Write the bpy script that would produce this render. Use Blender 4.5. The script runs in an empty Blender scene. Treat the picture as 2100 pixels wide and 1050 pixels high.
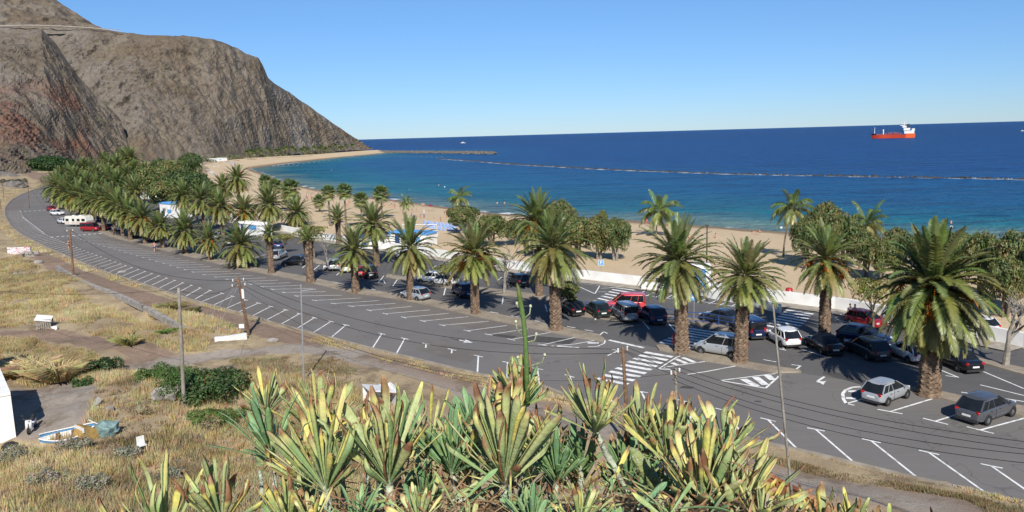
import bpy, math, random
import numpy as np
from mathutils import Vector, Matrix, noise
from mathutils.geometry import tessellate_polygon
SC=bpy.context.scene; COL=SC.collection
# ---------------------------------------------------------------- camera
F=1600.0; EYE=18.5; ROLL=.0277; PITCH=math.atan(247.6/F)
FW=np.array([0,math.cos(PITCH),-math.sin(PITCH)]); _r=np.array([1.,0,0]); _u=np.cross(_r,FW)
CX=_r*math.cos(ROLL)-_u*math.sin(ROLL); CY=_r*math.sin(ROLL)+_u*math.cos(ROLL)
cd=bpy.data.cameras.new('camera'); cam=bpy.data.objects.new('camera',cd); COL.objects.link(cam)
cd.sensor_width=36; cd.lens=F/2100*36; cd.clip_start=.05; cd.clip_end=300000
m=Matrix.Identity(4)
for i in range(3):
    m[i][0]=CX[i]; m[i][1]=CY[i]; m[i][2]=-FW[i]
m[2][3]=EYE
cam.matrix_world=m; SC.camera=cam
# ---------------------------------------------------------------- light
SUN_AZ=math.radians(-5); SUN_EL=math.radians(38.5)   # light travels towards azimuth -4 deg from +Y
w=bpy.data.worlds.new('World'); SC.world=w; w.use_nodes=True
nt=w.node_tree; bg=nt.nodes['Background']; bg.inputs[1].default_value=.1
sky=nt.nodes.new('ShaderNodeTexSky'); sky.sky_type='NISHITA'; sky.sun_disc=False
sky.sun_elevation=SUN_EL; sky.sun_rotation=math.pi+SUN_AZ
sky.altitude=300; sky.air_density=.9; sky.dust_density=.0; sky.ozone_density=4
tm=nt.nodes.new('ShaderNodeMix'); tm.data_type='RGBA'; tm.blend_type='MULTIPLY'; tm.inputs[0].default_value=1; tm.inputs[7].default_value=(.655,.865,1.03,1)
nt.links.new(sky.outputs[0],tm.inputs[6])
# horizon tint in the sky colour: the lowest degrees are slightly dimmer and bluer
_g=nt.nodes.new('ShaderNodeTexCoord'); _s=nt.nodes.new('ShaderNodeSeparateXYZ'); nt.links.new(_g.outputs['Generated'],_s.inputs[0])
_r=nt.nodes.new('ShaderNodeMapRange'); _r.inputs[1].default_value=0; _r.inputs[2].default_value=.22; nt.links.new(_s.outputs[2],_r.inputs[0])
_c=nt.nodes.new('ShaderNodeMix'); _c.data_type='RGBA'; _c.inputs[6].default_value=(.72,.715,.86,1); _c.inputs[7].default_value=(1,1,1,1); nt.links.new(_r.outputs[0],_c.inputs[0])
_m=nt.nodes.new('ShaderNodeMix'); _m.data_type='RGBA'; _m.blend_type='MULTIPLY'; _m.inputs[0].default_value=1; nt.links.new(tm.outputs[2],_m.inputs[6]); nt.links.new(_c.outputs[2],_m.inputs[7]); nt.links.new(_m.outputs[2],bg.inputs[0])
sd=bpy.data.lights.new('sun','SUN'); sd.energy=5.0; sd.angle=math.radians(.5); sd.color=(1,.955,.88)
so=bpy.data.objects.new('sun',sd); COL.objects.link(so)
ld=Vector((math.sin(SUN_AZ)*math.cos(SUN_EL),math.cos(SUN_AZ)*math.cos(SUN_EL),-math.sin(SUN_EL)))
so.rotation_euler=ld.to_track_quat('-Z','Y').to_euler(); so.location=(0,-30,60)
vs=SC.view_settings; vs.view_transform='Standard'; vs.look='None'; vs.exposure=.22; vs.gamma=1
# ---------------------------------------------------------------- pixel <-> world helpers (photo is 2100x1050)
def ray(x,y): return FW+CX*(x-1050)/F+CY*(525-y)/F
def G(x,y,z=0.):
    d=ray(x,y); t=(z-EYE)/d[2]; return Vector((d[0]*t,d[1]*t,z))
def AT(x,y,D):                      # point on the sight line D metres ahead
    d=ray(x,y); t=D/d[1]; return Vector((d[0]*t,d[1]*t,EYE+d[2]*t))
def PY(p):
    q=np.array(p)-[0,0,EYE]; k=q@FW; return 525-F*(q@CY)/k
def ZTOP(base,y):                   # height at which a vertical above base reaches image row y
    lo,hi=-5.,200.
    for _ in range(40):
        m=(lo+hi)/2
        if PY((base[0],base[1],m))>y: lo=m
        else: hi=m
    return lo
def hor(x): return 277.4-(x-1050)*.0277
# ---------------------------------------------------------------- mesh helpers
class MB:
    def __init__(s): s.v=[]; s.f=[]; s.m=[]; s.c=[]
    def face(s,pts,mi=0,col=None):
        n=len(s.v); s.v.extend([tuple(p) for p in pts]); s.f.append(tuple(range(n,n+len(pts)))); s.m.append(mi)
        s.c.extend([col or (1,1,1)]*len(pts))
    def box(s,c,d,rz=0,mi=0,col=None,rot=None):
        hx,hy,hz=d[0]/2,d[1]/2,d[2]/2; R=rot or Matrix.Rotation(rz,3,'Z'); c=Vector(c)
        P=[c+R@Vector((sx*hx,sy*hy,sz*hz)) for sz in (-1,1) for sy in (-1,1) for sx in (-1,1)]
        s.add(P,[(0,2,3,1),(4,5,7,6),(0,1,5,4),(2,6,7,3),(0,4,6,2),(1,3,7,5)],mi,col)
    def add(s,P,Fs,mi=0,col=None,cols=None):
        n=len(s.v); s.v.extend([tuple(p) for p in P]); s.c.extend(cols if cols else [col or (1,1,1)]*len(P))
        for f in Fs: s.f.append(tuple(n+i for i in f)); s.m.append(mi)
    def tube(s,pts,rad,seg=8,mi=0,col=None,cap=True,cols=None):
        pts=[Vector(p) for p in pts]; N=len(pts)
        if not hasattr(rad,'__len__'): rad=[rad]*N
        n0=len(s.v); up=None
        for i,p in enumerate(pts):
            t=(pts[min(i+1,N-1)]-pts[max(i-1,0)]).normalized()
            if up is None: up=t.orthogonal().normalized()
            a=(up-t*up.dot(t)).normalized(); up=a; b=t.cross(a)
            for k in range(seg):
                an=2*math.pi*k/seg
                s.v.append(tuple(p+(a*math.cos(an)+b*math.sin(an))*rad[i])); s.c.append(cols[i] if cols else (col or (1,1,1)))
        for i in range(N-1):
            for k in range(seg):
                k2=(k+1)%seg
                s.f.append((n0+i*seg+k,n0+i*seg+k2,n0+(i+1)*seg+k2,n0+(i+1)*seg+k)); s.m.append(mi)
        if cap:
            s.f.append(tuple(n0+k for k in reversed(range(seg)))); s.m.append(mi)
            s.f.append(tuple(n0+(N-1)*seg+k for k in range(seg))); s.m.append(mi)
    def ball(s,c,r,seg=8,rings=6,mi=0,col=None):
        if not hasattr(r,'__len__'): r=(r,r,r)
        P=[];Fs=[]
        for i in range(rings+1):
            th=math.pi*i/rings
            for k in range(seg):
                a=2*math.pi*k/seg; P.append((c[0]+r[0]*math.sin(th)*math.cos(a),c[1]+r[1]*math.sin(th)*math.sin(a),c[2]+r[2]*math.cos(th)))
        for i in range(rings):
            for k in range(seg):
                k2=(k+1)%seg; Fs.append((i*seg+k,(i+1)*seg+k,(i+1)*seg+k2,i*seg+k2))
        s.add(P,Fs,mi,col)
    def cyl(s,a,b,r,seg=12,mi=0,col=None,r2=None): s.tube([a,b],[r,r if r2 is None else r2],seg,mi,col)
    def mesh(s,name,mats,smooth=False):
        me=bpy.data.meshes.new(name); me.from_pydata(s.v,[],s.f)
        for x in (mats if isinstance(mats,(list,tuple)) else [mats]): me.materials.append(x)
        if s.m and max(s.m)>0: me.polygons.foreach_set('material_index',s.m)
        a=me.color_attributes.new('Col','FLOAT_COLOR','POINT')
        arr=np.ones((len(s.v),4),'f'); arr[:,:3]=np.array(s.c,'f').reshape(-1,3); a.data.foreach_set('color',arr.ravel())
        if smooth: me.polygons.foreach_set('use_smooth',[True]*len(me.polygons))
        me.update(); return me
    def build(s,name,mats,parent=None,smooth=False,loc=None):
        return link(name,s.mesh(name,mats,smooth),parent,loc)
def link(name,me,parent=None,loc=None,rz=0,sc=None):
    o=bpy.data.objects.new(name,me); COL.objects.link(o)
    if parent: o.parent=parent
    if loc is not None: o.location=loc
    if rz: o.rotation_euler[2]=rz
    if sc is not None: o.scale=sc if hasattr(sc,'__len__') else (sc,)*3
    return o
def tag(o,label=None,cat=None,group=None,kind=None):
    if label: o['label']=label
    if cat: o['category']=cat
    if group: o['group']=group
    if kind: o['kind']=kind
    return o
def root(name,loc,label,cat,group=None,rz=0):
    o=bpy.data.objects.new(name,None); COL.objects.link(o); o.location=loc; o.rotation_euler[2]=rz
    o.empty_display_size=.3
    return tag(o,label,cat,group)
def rmod(o,lv=1):
    md=o.modifiers.new('Subdivision','SUBSURF'); md.levels=lv; md.render_levels=lv; return o
# ---------------------------------------------------------------- materials
def mat(name,c1,c2=None,scale=3.,rough=.8,spec=.3,metal=0.,attr=False,bump=0.,bscale=None,detail=4,trans=0.,contrast=(.35,.65),coat=0.,c3=None,s3=.2):
    m=bpy.data.materials.new(name); m.use_nodes=True; n=m.node_tree.nodes; L=m.node_tree.links
    b=n['Principled BSDF']; b.inputs['Roughness'].default_value=rough; b.inputs['Metallic'].default_value=metal
    b.inputs['Specular IOR Level'].default_value=spec; b.inputs['Coat Weight'].default_value=coat
    tc=n.new('ShaderNodeTexCoord'); cur=None
    def nz(sc,det=detail):
        x=n.new('ShaderNodeTexNoise'); x.inputs['Scale'].default_value=sc; x.inputs['Detail'].default_value=det
        L.new(tc.outputs['Object'],x.inputs['Vector']); return x
    def rgb(c):
        x=n.new('ShaderNodeRGB'); x.outputs[0].default_value=(*c,1); return x.outputs[0]
    def mix(f,a,bb,mode='MIX'):
        x=n.new('ShaderNodeMix'); x.data_type='RGBA'; x.blend_type=mode
        if isinstance(f,float): x.inputs[0].default_value=f
        else: L.new(f,x.inputs[0])
        L.new(a,x.inputs[6]); L.new(bb,x.inputs[7]); return x.outputs[2]
    def ramp(f,lo,hi):
        x=n.new('ShaderNodeMapRange'); x.inputs[1].default_value=lo; x.inputs[2].default_value=hi; L.new(f,x.inputs[0]); return x.outputs[0]
    cur=rgb(c1)
    if c2: cur=mix(ramp(nz(scale).outputs[0],*contrast),cur,rgb(c2))
    if c3: cur=mix(ramp(nz(s3,6).outputs[0],.5,.62),cur,rgb(c3))
    if attr:
        a=n.new('ShaderNodeAttribute'); a.attribute_name='Col'; cur=mix(1.,cur,a.outputs[0],'MULTIPLY')
    L.new(cur,b.inputs['Base Color'])
    if bump:
        bp=n.new('ShaderNodeBump'); bp.inputs['Strength'].default_value=min(1,bump); bp.inputs['Distance'].default_value=.05 if bump<=1 else bump*.05
        L.new(nz(bscale or scale*3,5).outputs[0],bp.inputs['Height']); L.new(bp.outputs[0],b.inputs['Normal'])
    if trans:
        t=n.new('ShaderNodeBsdfTranslucent'); L.new(cur,t.inputs[0]); ms=n.new('ShaderNodeMixShader'); ms.inputs[0].default_value=trans
        L.new(b.outputs[0],ms.inputs[1]); L.new(t.outputs[0],ms.inputs[2]); L.new(ms.outputs[0],n['Material Output'].inputs[0])
    return m
M={}
M['leaf']=mat('palm_leaf',(1,1,1),(.7,.74,.66),1.5,.42,.5,attr=True,trans=.12)
M['tleaf']=mat('tree_leaf',(1,1,1),(.65,.7,.6),.8,.5,.4,attr=True,trans=.15)
M['palmtrunk']=mat('palm_trunk',(.25,.18,.125),(.11,.075,.052),5,.95,.1,attr=True,bump=1,bscale=14)
M['bark']=mat('bark',(.24,.19,.14),(.13,.1,.075),4,.95,.1,bump=.6)
M['greybark']=mat('grey_bark',(.33,.3,.26),(.2,.18,.15),4,.95,.1,bump=.5)
M['fruit']=mat('fruit',(.62,.24,.03),(.45,.14,.02),8,.7,.2,attr=True)
M['white']=mat('white_render',(.84,.83,.8),(.74,.72,.68),.7,.85,.2,bump=.1)
M['whitepaint']=mat('white_paint',(.78,.78,.76),(.62,.61,.58),6,.5,.4)
M['mark']=mat('road_paint',(.80,.80,.78),(.36,.35,.33),2.2,.7,.2,contrast=(.5,.72))
M['concrete']=mat('concrete',(.40,.36,.30),(.27,.235,.19),1.3,.95,.1,bump=.4,bscale=9)
M['kerb']=mat('kerb_stone',(.36,.32,.26),(.24,.2,.15),1.,.95,.1,bump=.4,bscale=9)
M['wood']=mat('pole_wood',(.23,.14,.085),(.12,.075,.05),5,.9,.1,bump=.4)
M['greywood']=mat('grey_pole',(.3,.27,.23),(.2,.175,.14),5,.9,.1,bump=.4)
M['galv']=mat('galvanised_steel',(.55,.56,.57),(.42,.43,.44),3,.45,.5,metal=.6)
M['black']=mat('black_rubber',(.018,.018,.018),(.03,.03,.03),8,.8,.3)
M['wire']=mat('cable',(.02,.02,.02),None,1,.6,.3)
M['glass']=mat('car_glass',(.008,.01,.012),(.016,.019,.023),1,.05,.5)
M['rim']=mat('wheel_rim',(.4,.4,.41),(.3,.3,.31),4,.3,.5,metal=.7)
M['tail']=mat('tail_light',(.5,.02,.02),(.3,.01,.01),9,.2,.6)
M['lamp']=mat('head_light',(.75,.77,.8),(.55,.57,.6),9,.12,.8)
M['plate']=mat('plate',(.8,.8,.78),(.7,.7,.66),30,.5,.4)
M['plastic']=mat('dark_plastic',(.04,.04,.043),(.025,.025,.027),6,.6,.4)
M['blue']=mat('blue_paint',(.03,.09,.3),(.02,.06,.2),5,.5,.4)
M['skyblue']=mat('light_blue_paint',(.13,.37,.68),(.1,.3,.58),1,.6,.3)
M['red']=mat('red_paint',(.45,.03,.03),(.33,.02,.02),5,.5,.4)
M['cloth']=mat('cloth',(1,1,1),(.85,.85,.85),12,.9,.1,attr=True)
M['skin']=mat('skin',(.52,.3,.2),(.45,.25,.16),9,.6,.3)
M['hair']=mat('hair',(.05,.03,.02),(.08,.05,.03),30,.6,.3)
M['rock']=mat('dark_rock',(.1,.09,.085),(.19,.17,.15),.6,.9,.3,bump=.6,bscale=2)
M['wetrock']=mat('wet_rock',(.035,.032,.032),(.07,.065,.06),.6,.7,.4)
M['greyrock']=mat('grey_rock',(.38,.35,.31),(.22,.2,.18),1.5,.95,.2,bump=.6,bscale=5)
M['rust']=mat('rusty_metal',(.33,.12,.04),(.13,.05,.03),3,.85,.2,bump=.5,c3=(.45,.25,.12),s3=2.)
M['tarpatch']=mat('tar_patch',(.085,.082,.08),(.065,.062,.06),2,.85,.2)
M['grass']=mat('dry_grass',(1,1,1),(.72,.68,.6),.35,.85,.15,attr=True,trans=.2)
M['succ']=mat('succulent_leaf',(1,1,1),(.8,.85,.75),30,.5,.4,attr=True,trans=.12,bump=.15,bscale=60)
M['stem']=mat('succulent_stem',(.42,.45,.36),(.25,.28,.2),22,.75,.25,attr=True,bump=.5,bscale=50)
M['hullred']=mat('hull_red',(.5,.055,.02),(.42,.04,.015),.1,.6,.3)
M['orange']=mat('hull_orange',(.75,.12,.02),(.65,.1,.02),.1,.6,.3)
M['terracotta']=mat('terracotta',(.38,.11,.07),(.3,.08,.05),4,.9,.1)
def paint(name,c,metal=.3):
    k='paint_'+name
    if k not in M: M[k]=mat('car_paint_'+name,c,tuple(x*.93 for x in c),.8,.28,.5,metal=metal,coat=.6)
    return M[k]
# ================================================================ SETTING
def XY(L,z=0): return [G(a,b,z) for a,b in L]
KERB=[(3400,1330),(2700,1175),(2300,1082),(2100,1033),(2022,1013),(1885,983),(1753,951),(1635,923),(1560,907),(1336,848),(1182,817),(1105,790),(979,767),(813,727),(763,715),(678,693),(600,673),(543,656),(500,644),(400,617),(326,593),(200,551),(105,511),(48,483),(24,464),(12,443),(12,426),(26,409.5),(55,395),(90,383),(120,376.5)]
WB=[(2700,880),(2400,790),(2100,715),(1743,640),(1678,631),(1464,603),(1300,586),(1152,568),(1040,551),(800,512),(665,492),(560,470),(470,452),(425,400),(405,355),(425,338),(480,328),(560,322),(650,317),(745,309.5),(775,308.3)]
SH=[(2700,522),(2400,512),(2100,500),(1750,484),(1600,475),(1440,463),(1300,452),(1150,445),(1000,436),(800,409),(700,397),(640,387),(590,374),(555,362),(527,352),(512,347),(530,343.5),(600,334),(700,323),(760,317.5),(800,312.5)]
PALMS=[(2700,985),(2300,900),(2100,850),(1910,808),(1640,765),(1518,745),(1398,722),(1140,677),(975,643),(842,613),(730,597),(637,575),(557,560),(490,548),(432,533),(378,520),(334,509),(298,500),(268,493),(238,485),(213,475),(196,459),(165,432),(135,405),(120,392),(112,384)]
SEA_Z=-3.
def smooth(P,n=4):
    P=[Vector(p) for p in P]; out=[]
    for i in range(len(P)-1):
        p0=P[max(i-1,0)];p1=P[i];p2=P[i+1];p3=P[min(i+2,len(P)-1)]
        for k in range(n):
            t=k/n; a=.5*((2*p1)+(p2-p0)*t+(2*p0-5*p1+4*p2-p3)*t*t+(3*p1-p0-3*p2+p3)*t**3)
            out.append(p1.lerp(p2,t)*.5+a*.5)
    out.append(P[-1]); return out
class Path:                                   # arc-length parametrised world polyline
    def __init__(s,pts):
        s.p=[Vector(p) for p in pts]; s.l=[0]
        for a,b in zip(s.p,s.p[1:]): s.l.append(s.l[-1]+(b-a).length)
        s.L=s.l[-1]
    def at(s,d):
        d=max(0,min(s.L-1e-6,d)); i=int(np.searchsorted(s.l,d,side='right'))-1; i=min(i,len(s.p)-2)
        t=(d-s.l[i])/max(1e-9,s.l[i+1]-s.l[i]); a,b=s.p[i],s.p[i+1]; return a.lerp(b,t),(b-a).normalized()
    def near(s,q):
        best=(1e18,0)
        for i in range(len(s.p)-1):
            a,b=s.p[i],s.p[i+1]; ab=b-a; t=max(0,min(1,(q-a).dot(ab)/max(1e-9,ab.dot(ab)))); d=((a+ab*t)-q).length
            if d<best[0]: best=(d,s.l[i]+t*ab.length)
        return best
kerbW=smooth(XY(KERB)); wallW=XY(WB); shoreW=XY(SH,SEA_Z); palmW=smooth(XY(PALMS),3)
kerbP=Path(kerbW); palmP=Path(palmW); wallP=Path(wallW)
def dist_poly(X,Y,poly):
    D=np.full(X.shape,1e9)
    for a,b in zip(poly,poly[1:]):
        ax,ay,bx,by=a[0],a[1],b[0],b[1]; dx,dy=bx-ax,by-ay; t=np.clip(((X-ax)*dx+(Y-ay)*dy)/max(1e-9,dx*dx+dy*dy),0,1)
        D=np.minimum(D,np.hypot(X-ax-t*dx,Y-ay-t*dy))
    return D
def inside(X,Y,poly):
    I=np.zeros(X.shape,bool); n=len(poly)
    for i in range(n):
        ax,ay=poly[i][0],poly[i][1]; bx,by=poly[(i+1)%n][0],poly[(i+1)%n][1]
        if ay==by: continue
        c=((ay>Y)!=(by>Y))&(X<(bx-ax)*(Y-ay)/(by-ay)+ax); I^=c
    return I
def grid(name,xs,ys,Z,cols,mt,kind='structure',smoothf=True):
    nx,ny=len(xs),len(ys); X,Y=np.meshgrid(xs,ys); V=np.stack([X.ravel(),Y.ravel(),Z.ravel()],1)
    idx=np.arange(nx*ny).reshape(ny,nx); q=np.stack([idx[:-1,:-1].ravel(),idx[:-1,1:].ravel(),idx[1:,1:].ravel(),idx[1:,:-1].ravel()],1)
    me=bpy.data.meshes.new(name); me.from_pydata(V.tolist(),[],q.tolist()); me.materials.append(mt)
    for nm,A in cols.items():
        a=me.attributes.new(nm,'FLOAT','POINT'); a.data.foreach_set('value',A.ravel().astype('f'))
    me.polygons.foreach_set('use_smooth',[smoothf]*len(me.polygons)); me.update()
    o=link(name,me); o['kind']=kind; return o
def nodes_mat(name,rough=.9,spec=.2):
    m=bpy.data.materials.new(name); m.use_nodes=True; n=m.node_tree.nodes; L=m.node_tree.links; b=n['Principled BSDF']
    b.inputs['Roughness'].default_value=rough; b.inputs['Specular IOR Level'].default_value=spec
    class N: pass
    k=N(); k.m=m;k.n=n;k.L=L;k.b=b; k.tc=n.new('ShaderNodeTexCoord')
    def nz(sc,det=5,vec=None,rough=.55,stretch=None):
        v=vec or k.tc.outputs['Object']
        if stretch:
            mp=n.new('ShaderNodeMapping'); mp.inputs['Scale'].default_value=stretch; L.new(v,mp.inputs[0]); v=mp.outputs[0]
        x=n.new('ShaderNodeTexNoise'); x.inputs['Scale'].default_value=sc; x.inputs['Detail'].default_value=det; x.inputs['Roughness'].default_value=rough
        L.new(v,x.inputs['Vector']); return x.outputs[0]
    def rgb(c): x=n.new('ShaderNodeRGB'); x.outputs[0].default_value=(*c,1); return x.outputs[0]
    def mix(f,a,bb,mode='MIX'):
        x=n.new('ShaderNodeMix'); x.data_type='RGBA'; x.blend_type=mode
        if isinstance(f,float): x.inputs[0].default_value=f
        else: L.new(f,x.inputs[0])
        L.new(a if not isinstance(a,tuple) else rgb(a),x.inputs[6]); L.new(bb if not isinstance(bb,tuple) else rgb(bb),x.inputs[7]); return x.outputs[2]
    def ramp(f,lo,hi,a=0.,b2=1.):
        x=n.new('ShaderNodeMapRange'); x.inputs[1].default_value=lo; x.inputs[2].default_value=hi; x.inputs[3].default_value=a; x.inputs[4].default_value=b2; L.new(f,x.inputs[0]); return x.outputs[0]
    def mth(op,a,bb):
        x=n.new('ShaderNodeMath'); x.operation=op
        for i,v in enumerate((a,bb)):
            if isinstance(v,(int,float)): x.inputs[i].default_value=v
            else: L.new(v,x.inputs[i])
        return x.outputs[0]
    def at(nm): x=n.new('ShaderNodeAttribute'); x.attribute_name=nm; return x.outputs['Fac']
    def bump(h,st,dist,nrm=None):
        x=n.new('ShaderNodeBump'); x.inputs['Strength'].default_value=st; x.inputs['Distance'].default_value=dist; L.new(h,x.inputs['Height'])
        if nrm is not None: L.new(nrm,x.inputs['Normal'])
        return x.outputs[0]
    k.nz=nz;k.rgb=rgb;k.mix=mix;k.ramp=ramp;k.mth=mth;k.at=at;k.bump=bump
    return k
# ---- asphalt
def asphalt(name,base,alt,stain):
    k=nodes_mat(name,.85,.25)
    c=k.mix(k.ramp(k.nz(.12,6),.42,.58),base,alt)
    c=k.mix(k.ramp(k.nz(.5,6,rough=.7),.54,.68,0,.75),c,stain)
    c=k.mix(k.ramp(k.nz(30,3),.3,.7,0,.35),c,tuple(x*.6 for x in base))
    c=k.mix(k.ramp(k.nz(1.2,4,stretch=(.12,1.6,1)),.55,.8,0,.35),c,tuple(x*1.35 for x in base))
    c=k.mix(k.ramp(k.nz(.35,5,rough=.8),.6,.72,0,.45),c,tuple(x*.55 for x in base))
    # thin tar cracks
    v=k.n.new('ShaderNodeTexVoronoi'); v.feature='DISTANCE_TO_EDGE'; v.inputs['Scale'].default_value=.09
    wv=k.n.new('ShaderNodeMix'); wv.data_type='VECTOR'; wv.inputs[0].default_value=.12
    nzc=k.n.new('ShaderNodeTexNoise'); nzc.inputs['Scale'].default_value=.4; k.L.new(k.tc.outputs['Object'],nzc.inputs['Vector'])
    sc=k.n.new('ShaderNodeVectorMath'); sc.operation='SCALE'; sc.inputs['Scale'].default_value=40; k.L.new(nzc.outputs['Color'],sc.inputs[0])
    k.L.new(k.tc.outputs['Object'],wv.inputs[4]); k.L.new(sc.outputs[0],wv.inputs[5]); k.L.new(wv.outputs[1],v.inputs['Vector'])
    c=k.mix(k.ramp(v.outputs['Distance'],0,.006,.55,0),c,tuple(x*.45 for x in base))
    k.L.new(c,k.b.inputs['Base Color']); k.L.new(k.bump(k.nz(45,3),.25,.02),k.b.inputs['Normal']); return k.m
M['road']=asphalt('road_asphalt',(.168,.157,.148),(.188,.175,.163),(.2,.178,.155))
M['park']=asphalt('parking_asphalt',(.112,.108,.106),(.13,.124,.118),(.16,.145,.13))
M['bay']=asphalt('bay_asphalt',(.16,.142,.128),(.185,.163,.142),(.22,.185,.15))
def sheet(name,pts,z,mt,kind='structure'):
    pts=[Vector((p[0],p[1],z)) for p in pts]; tri=tessellate_polygon([pts])
    me=bpy.data.meshes.new(name); fs=[]
    for t in tri:
        a,b,c=[pts[i] for i in t]
        fs.append(t if (b-a).cross(c-a).z>0 else (t[0],t[2],t[1]))
    me.from_pydata([tuple(p) for p in pts],[],fs); me.materials.append(mt); me.update(); o=link(name,me); o['kind']=kind; return o
def offset(P,d):
    out=[]
    for i,p in enumerate(P):
        t=(P[min(i+1,len(P)-1)]-P[max(i-1,0)]); t.z=0; t.normalize(); out.append(p+Vector((-t.y,t.x,0))*d)
    return out
# road path from right/near to left/far: left normal (-t.y,t.x) points towards camera side; negative offset = towards sea
asp=kerbW+XY([(150,372),(300,392),(430,420)])+list(reversed(wallW[:13]))
sheet('road',asp,.02,M['road'])
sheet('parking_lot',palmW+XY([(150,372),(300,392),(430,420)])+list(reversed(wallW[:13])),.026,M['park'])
# bays: strips of a slightly browner asphalt on both sides of the carriageway
def strip(name,P,d0,d1,z,mt,kind='structure'):
    A=offset(P,d0); B=offset(P,d1); b=MB()
    for i in range(len(P)-1):
        q=[A[i],A[i+1],B[i+1],B[i]]; q=[(p[0],p[1],z) for p in q]
        b.face(q if (Vector(q[1])-Vector(q[0])).cross(Vector(q[2])-Vector(q[1])).z>0 else q[::-1])
    o=b.build(name,mt); o['kind']=kind; return o
def subP(path,pa,pb,step=2.):
    a=path.near(G(*pa))[1]; b=path.near(G(*pb))[1]; n=max(2,int(abs(b-a)/step)); return [path.at(a+(b-a)*i/n)[0] for i in range(n+1)]
strip('parking_bays',subP(kerbP,(600,673),(26,409)),0,-4.6,.028,M['bay'])
strip('parking_bays',subP(palmP,(1130,677),(238,485)),0,4.6,.030,M['bay'])
# ---- kerb and medians
def kerbline(name,P,wd,h,mt):
    b=MB(); A=offset(P,wd/2);B=offset(P,-wd/2)
    for i in range(len(P)-1):
        a0,a1,b0,b1=A[i],A[i+1],B[i],B[i+1]; z=h
        f=lambda p,zz:(p[0],p[1],zz)
        b.face([f(b0,z),f(b1,z),f(a1,z),f(a0,z)][::-1]); b.face([f(a0,-.2),f(a1,-.2),f(a1,z),f(a0,z)][::-1]); b.face([f(b1,-.2),f(b0,-.2),f(b0,z),f(b1,z)][::-1])
    o=b.build(name,mt); o['kind']='structure'; return o
kerbline('kerb',offset(kerbW,.15),.3,.15,M['kerb'])
M['median']=nodes_mat('median_pavement',.95,.1); _k=M['median']
_c=_k.mix(_k.ramp(_k.nz(.5,6),.35,.65),(.33,.28,.215),(.23,.19,.145)); _c=_k.mix(_k.ramp(_k.nz(3,5),.55,.7,0,.6),_c,(.42,.38,.31))
_k.L.new(_c,_k.b.inputs['Base Color']); _k.L.new(_k.bump(_k.nz(14,5),.4,.04),_k.b.inputs['Normal']); M['median']=_k.m
def slab(name,pts,h,mt,kind='structure',z0=-.1):
    pts=[Vector((p[0],p[1],0)) for p in pts]; b=MB(); tri=tessellate_polygon([pts])
    area=sum(a.x*c.y-c.x*a.y for a,c in zip(pts,pts[1:]+pts[:1]))
    if area<0: pts=pts[::-1]; tri=tessellate_polygon([pts])
    b.add([(p.x,p.y,h) for p in pts],[t if (pts[t[1]]-pts[t[0]]).cross(pts[t[2]]-pts[t[0]]).z>0 else (t[0],t[2],t[1]) for t in tri])
    n=len(pts)
    for i in range(n):
        a,c=pts[i],pts[(i+1)%n]; b.face([(a.x,a.y,z0),(c.x,c.y,z0),(c.x,c.y,h),(a.x,a.y,h)])
    o=b.build(name,mt)
    if kind: o['kind']=kind
    return o
mp=subP(palmP,(1140,677),(120,392),3.)
nose=XY([(1178,693),(1215,698),(1236,703),(1240,697),(1228,688)])
slab('median_strip',offset(mp,1.05)[::-1]+nose+offset(mp,-1.05),.14,M['median'])
slab('median_strip',XY([(1345,711),(1352,719.5),(1386,727),(1448,742),(1517,753),(1590,766),(1643,765),(1640,761),(1540,746),(1486,733),(1419,722),(1381,713.6),(1355,708.5)]),.14,M['median'])
slab('median_strip',XY([(1862,798),(1893,811),(1929,819),(1971,831),(2081,853),(2300,905),(2700,990),(2720,960),(2300,872),(2100,836),(2083,833),(1978,816),(1933,806),(1885,795)]),.14,M['median'])
slab('median_strip',XY([(791,569),(871,585),(948,596),(1024,606),(1100,613),(1135,616),(1137,611),(1100,605),(1024,595),(911,582),(871,575),(795,563)]),.14,M['median'])
slab('median_strip',XY([(610,528),(648,541),(668,543),(668,538),(648,532),(612,523)]),.14,M['median'])
slab('median_strip',XY([(1990,740),(2100,771),(2400,846),(2420,826),(2100,757),(1992,734)]),.14,M['median'])
slab('traffic_island',XY([(1172,647),(1255,658),(1383,662),(1433,668),(1490,680),(1497,672),(1430,655),(1383,651),(1310,640),(1180,634)]),.14,M['median'])
# pavement along the wall
strip('pavement',[p for p in smooth(wallW[2:13],3)],-.1,2.3,.13,M['concrete'])
# ---- ground (land) sheet
def seg(a,b,s): return list(np.arange(a,b,s))
xs=np.array(seg(-900,-320,14)+seg(-320,-130,3.2)+seg(-130,40,.8)+seg(40,240,7)); ys=np.array(seg(-60,-8,6)+seg(-8,6,.35)+seg(6,130,.8)+seg(130,460,3.3)+seg(460,1150,12))
X,Y=np.meshgrid(xs,ys)
aspI=inside(X,Y,asp); dk=dist_poly(X,Y,asp+asp[:1])
land=inside(X,Y,[Vector((-2500,-200,0)),Vector((600,-200,0))]+wallW[:13]+XY([(440,402),(412,360),(425,341),(480,331),(560,324.5),(650,319)])+[Vector((-1500,1200,0))])
dw=dist_poly(X,Y,wallW)
def nf(sc,oct=4,off=0.):
    A=np.zeros(X.shape)
    for j in range(X.shape[0]):
        for i in range(X.shape[1]): A[j,i]=noise.fractal(Vector((X[j,i]*sc+off,Y[j,i]*sc,off)),1.,2.,oct)
    return A
N1=nf(.06,3); N2=nf(.35,3,7.)
amp=np.clip((dk-1.5)/6,0,1)
nearc=np.clip((Y-10)/20,0,1)
Z=.02+nearc*(amp*(N1*1.0+N2*.34)+np.clip((dk-14)/60,0,1)**1.5*2.2*(Y<240))
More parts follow.
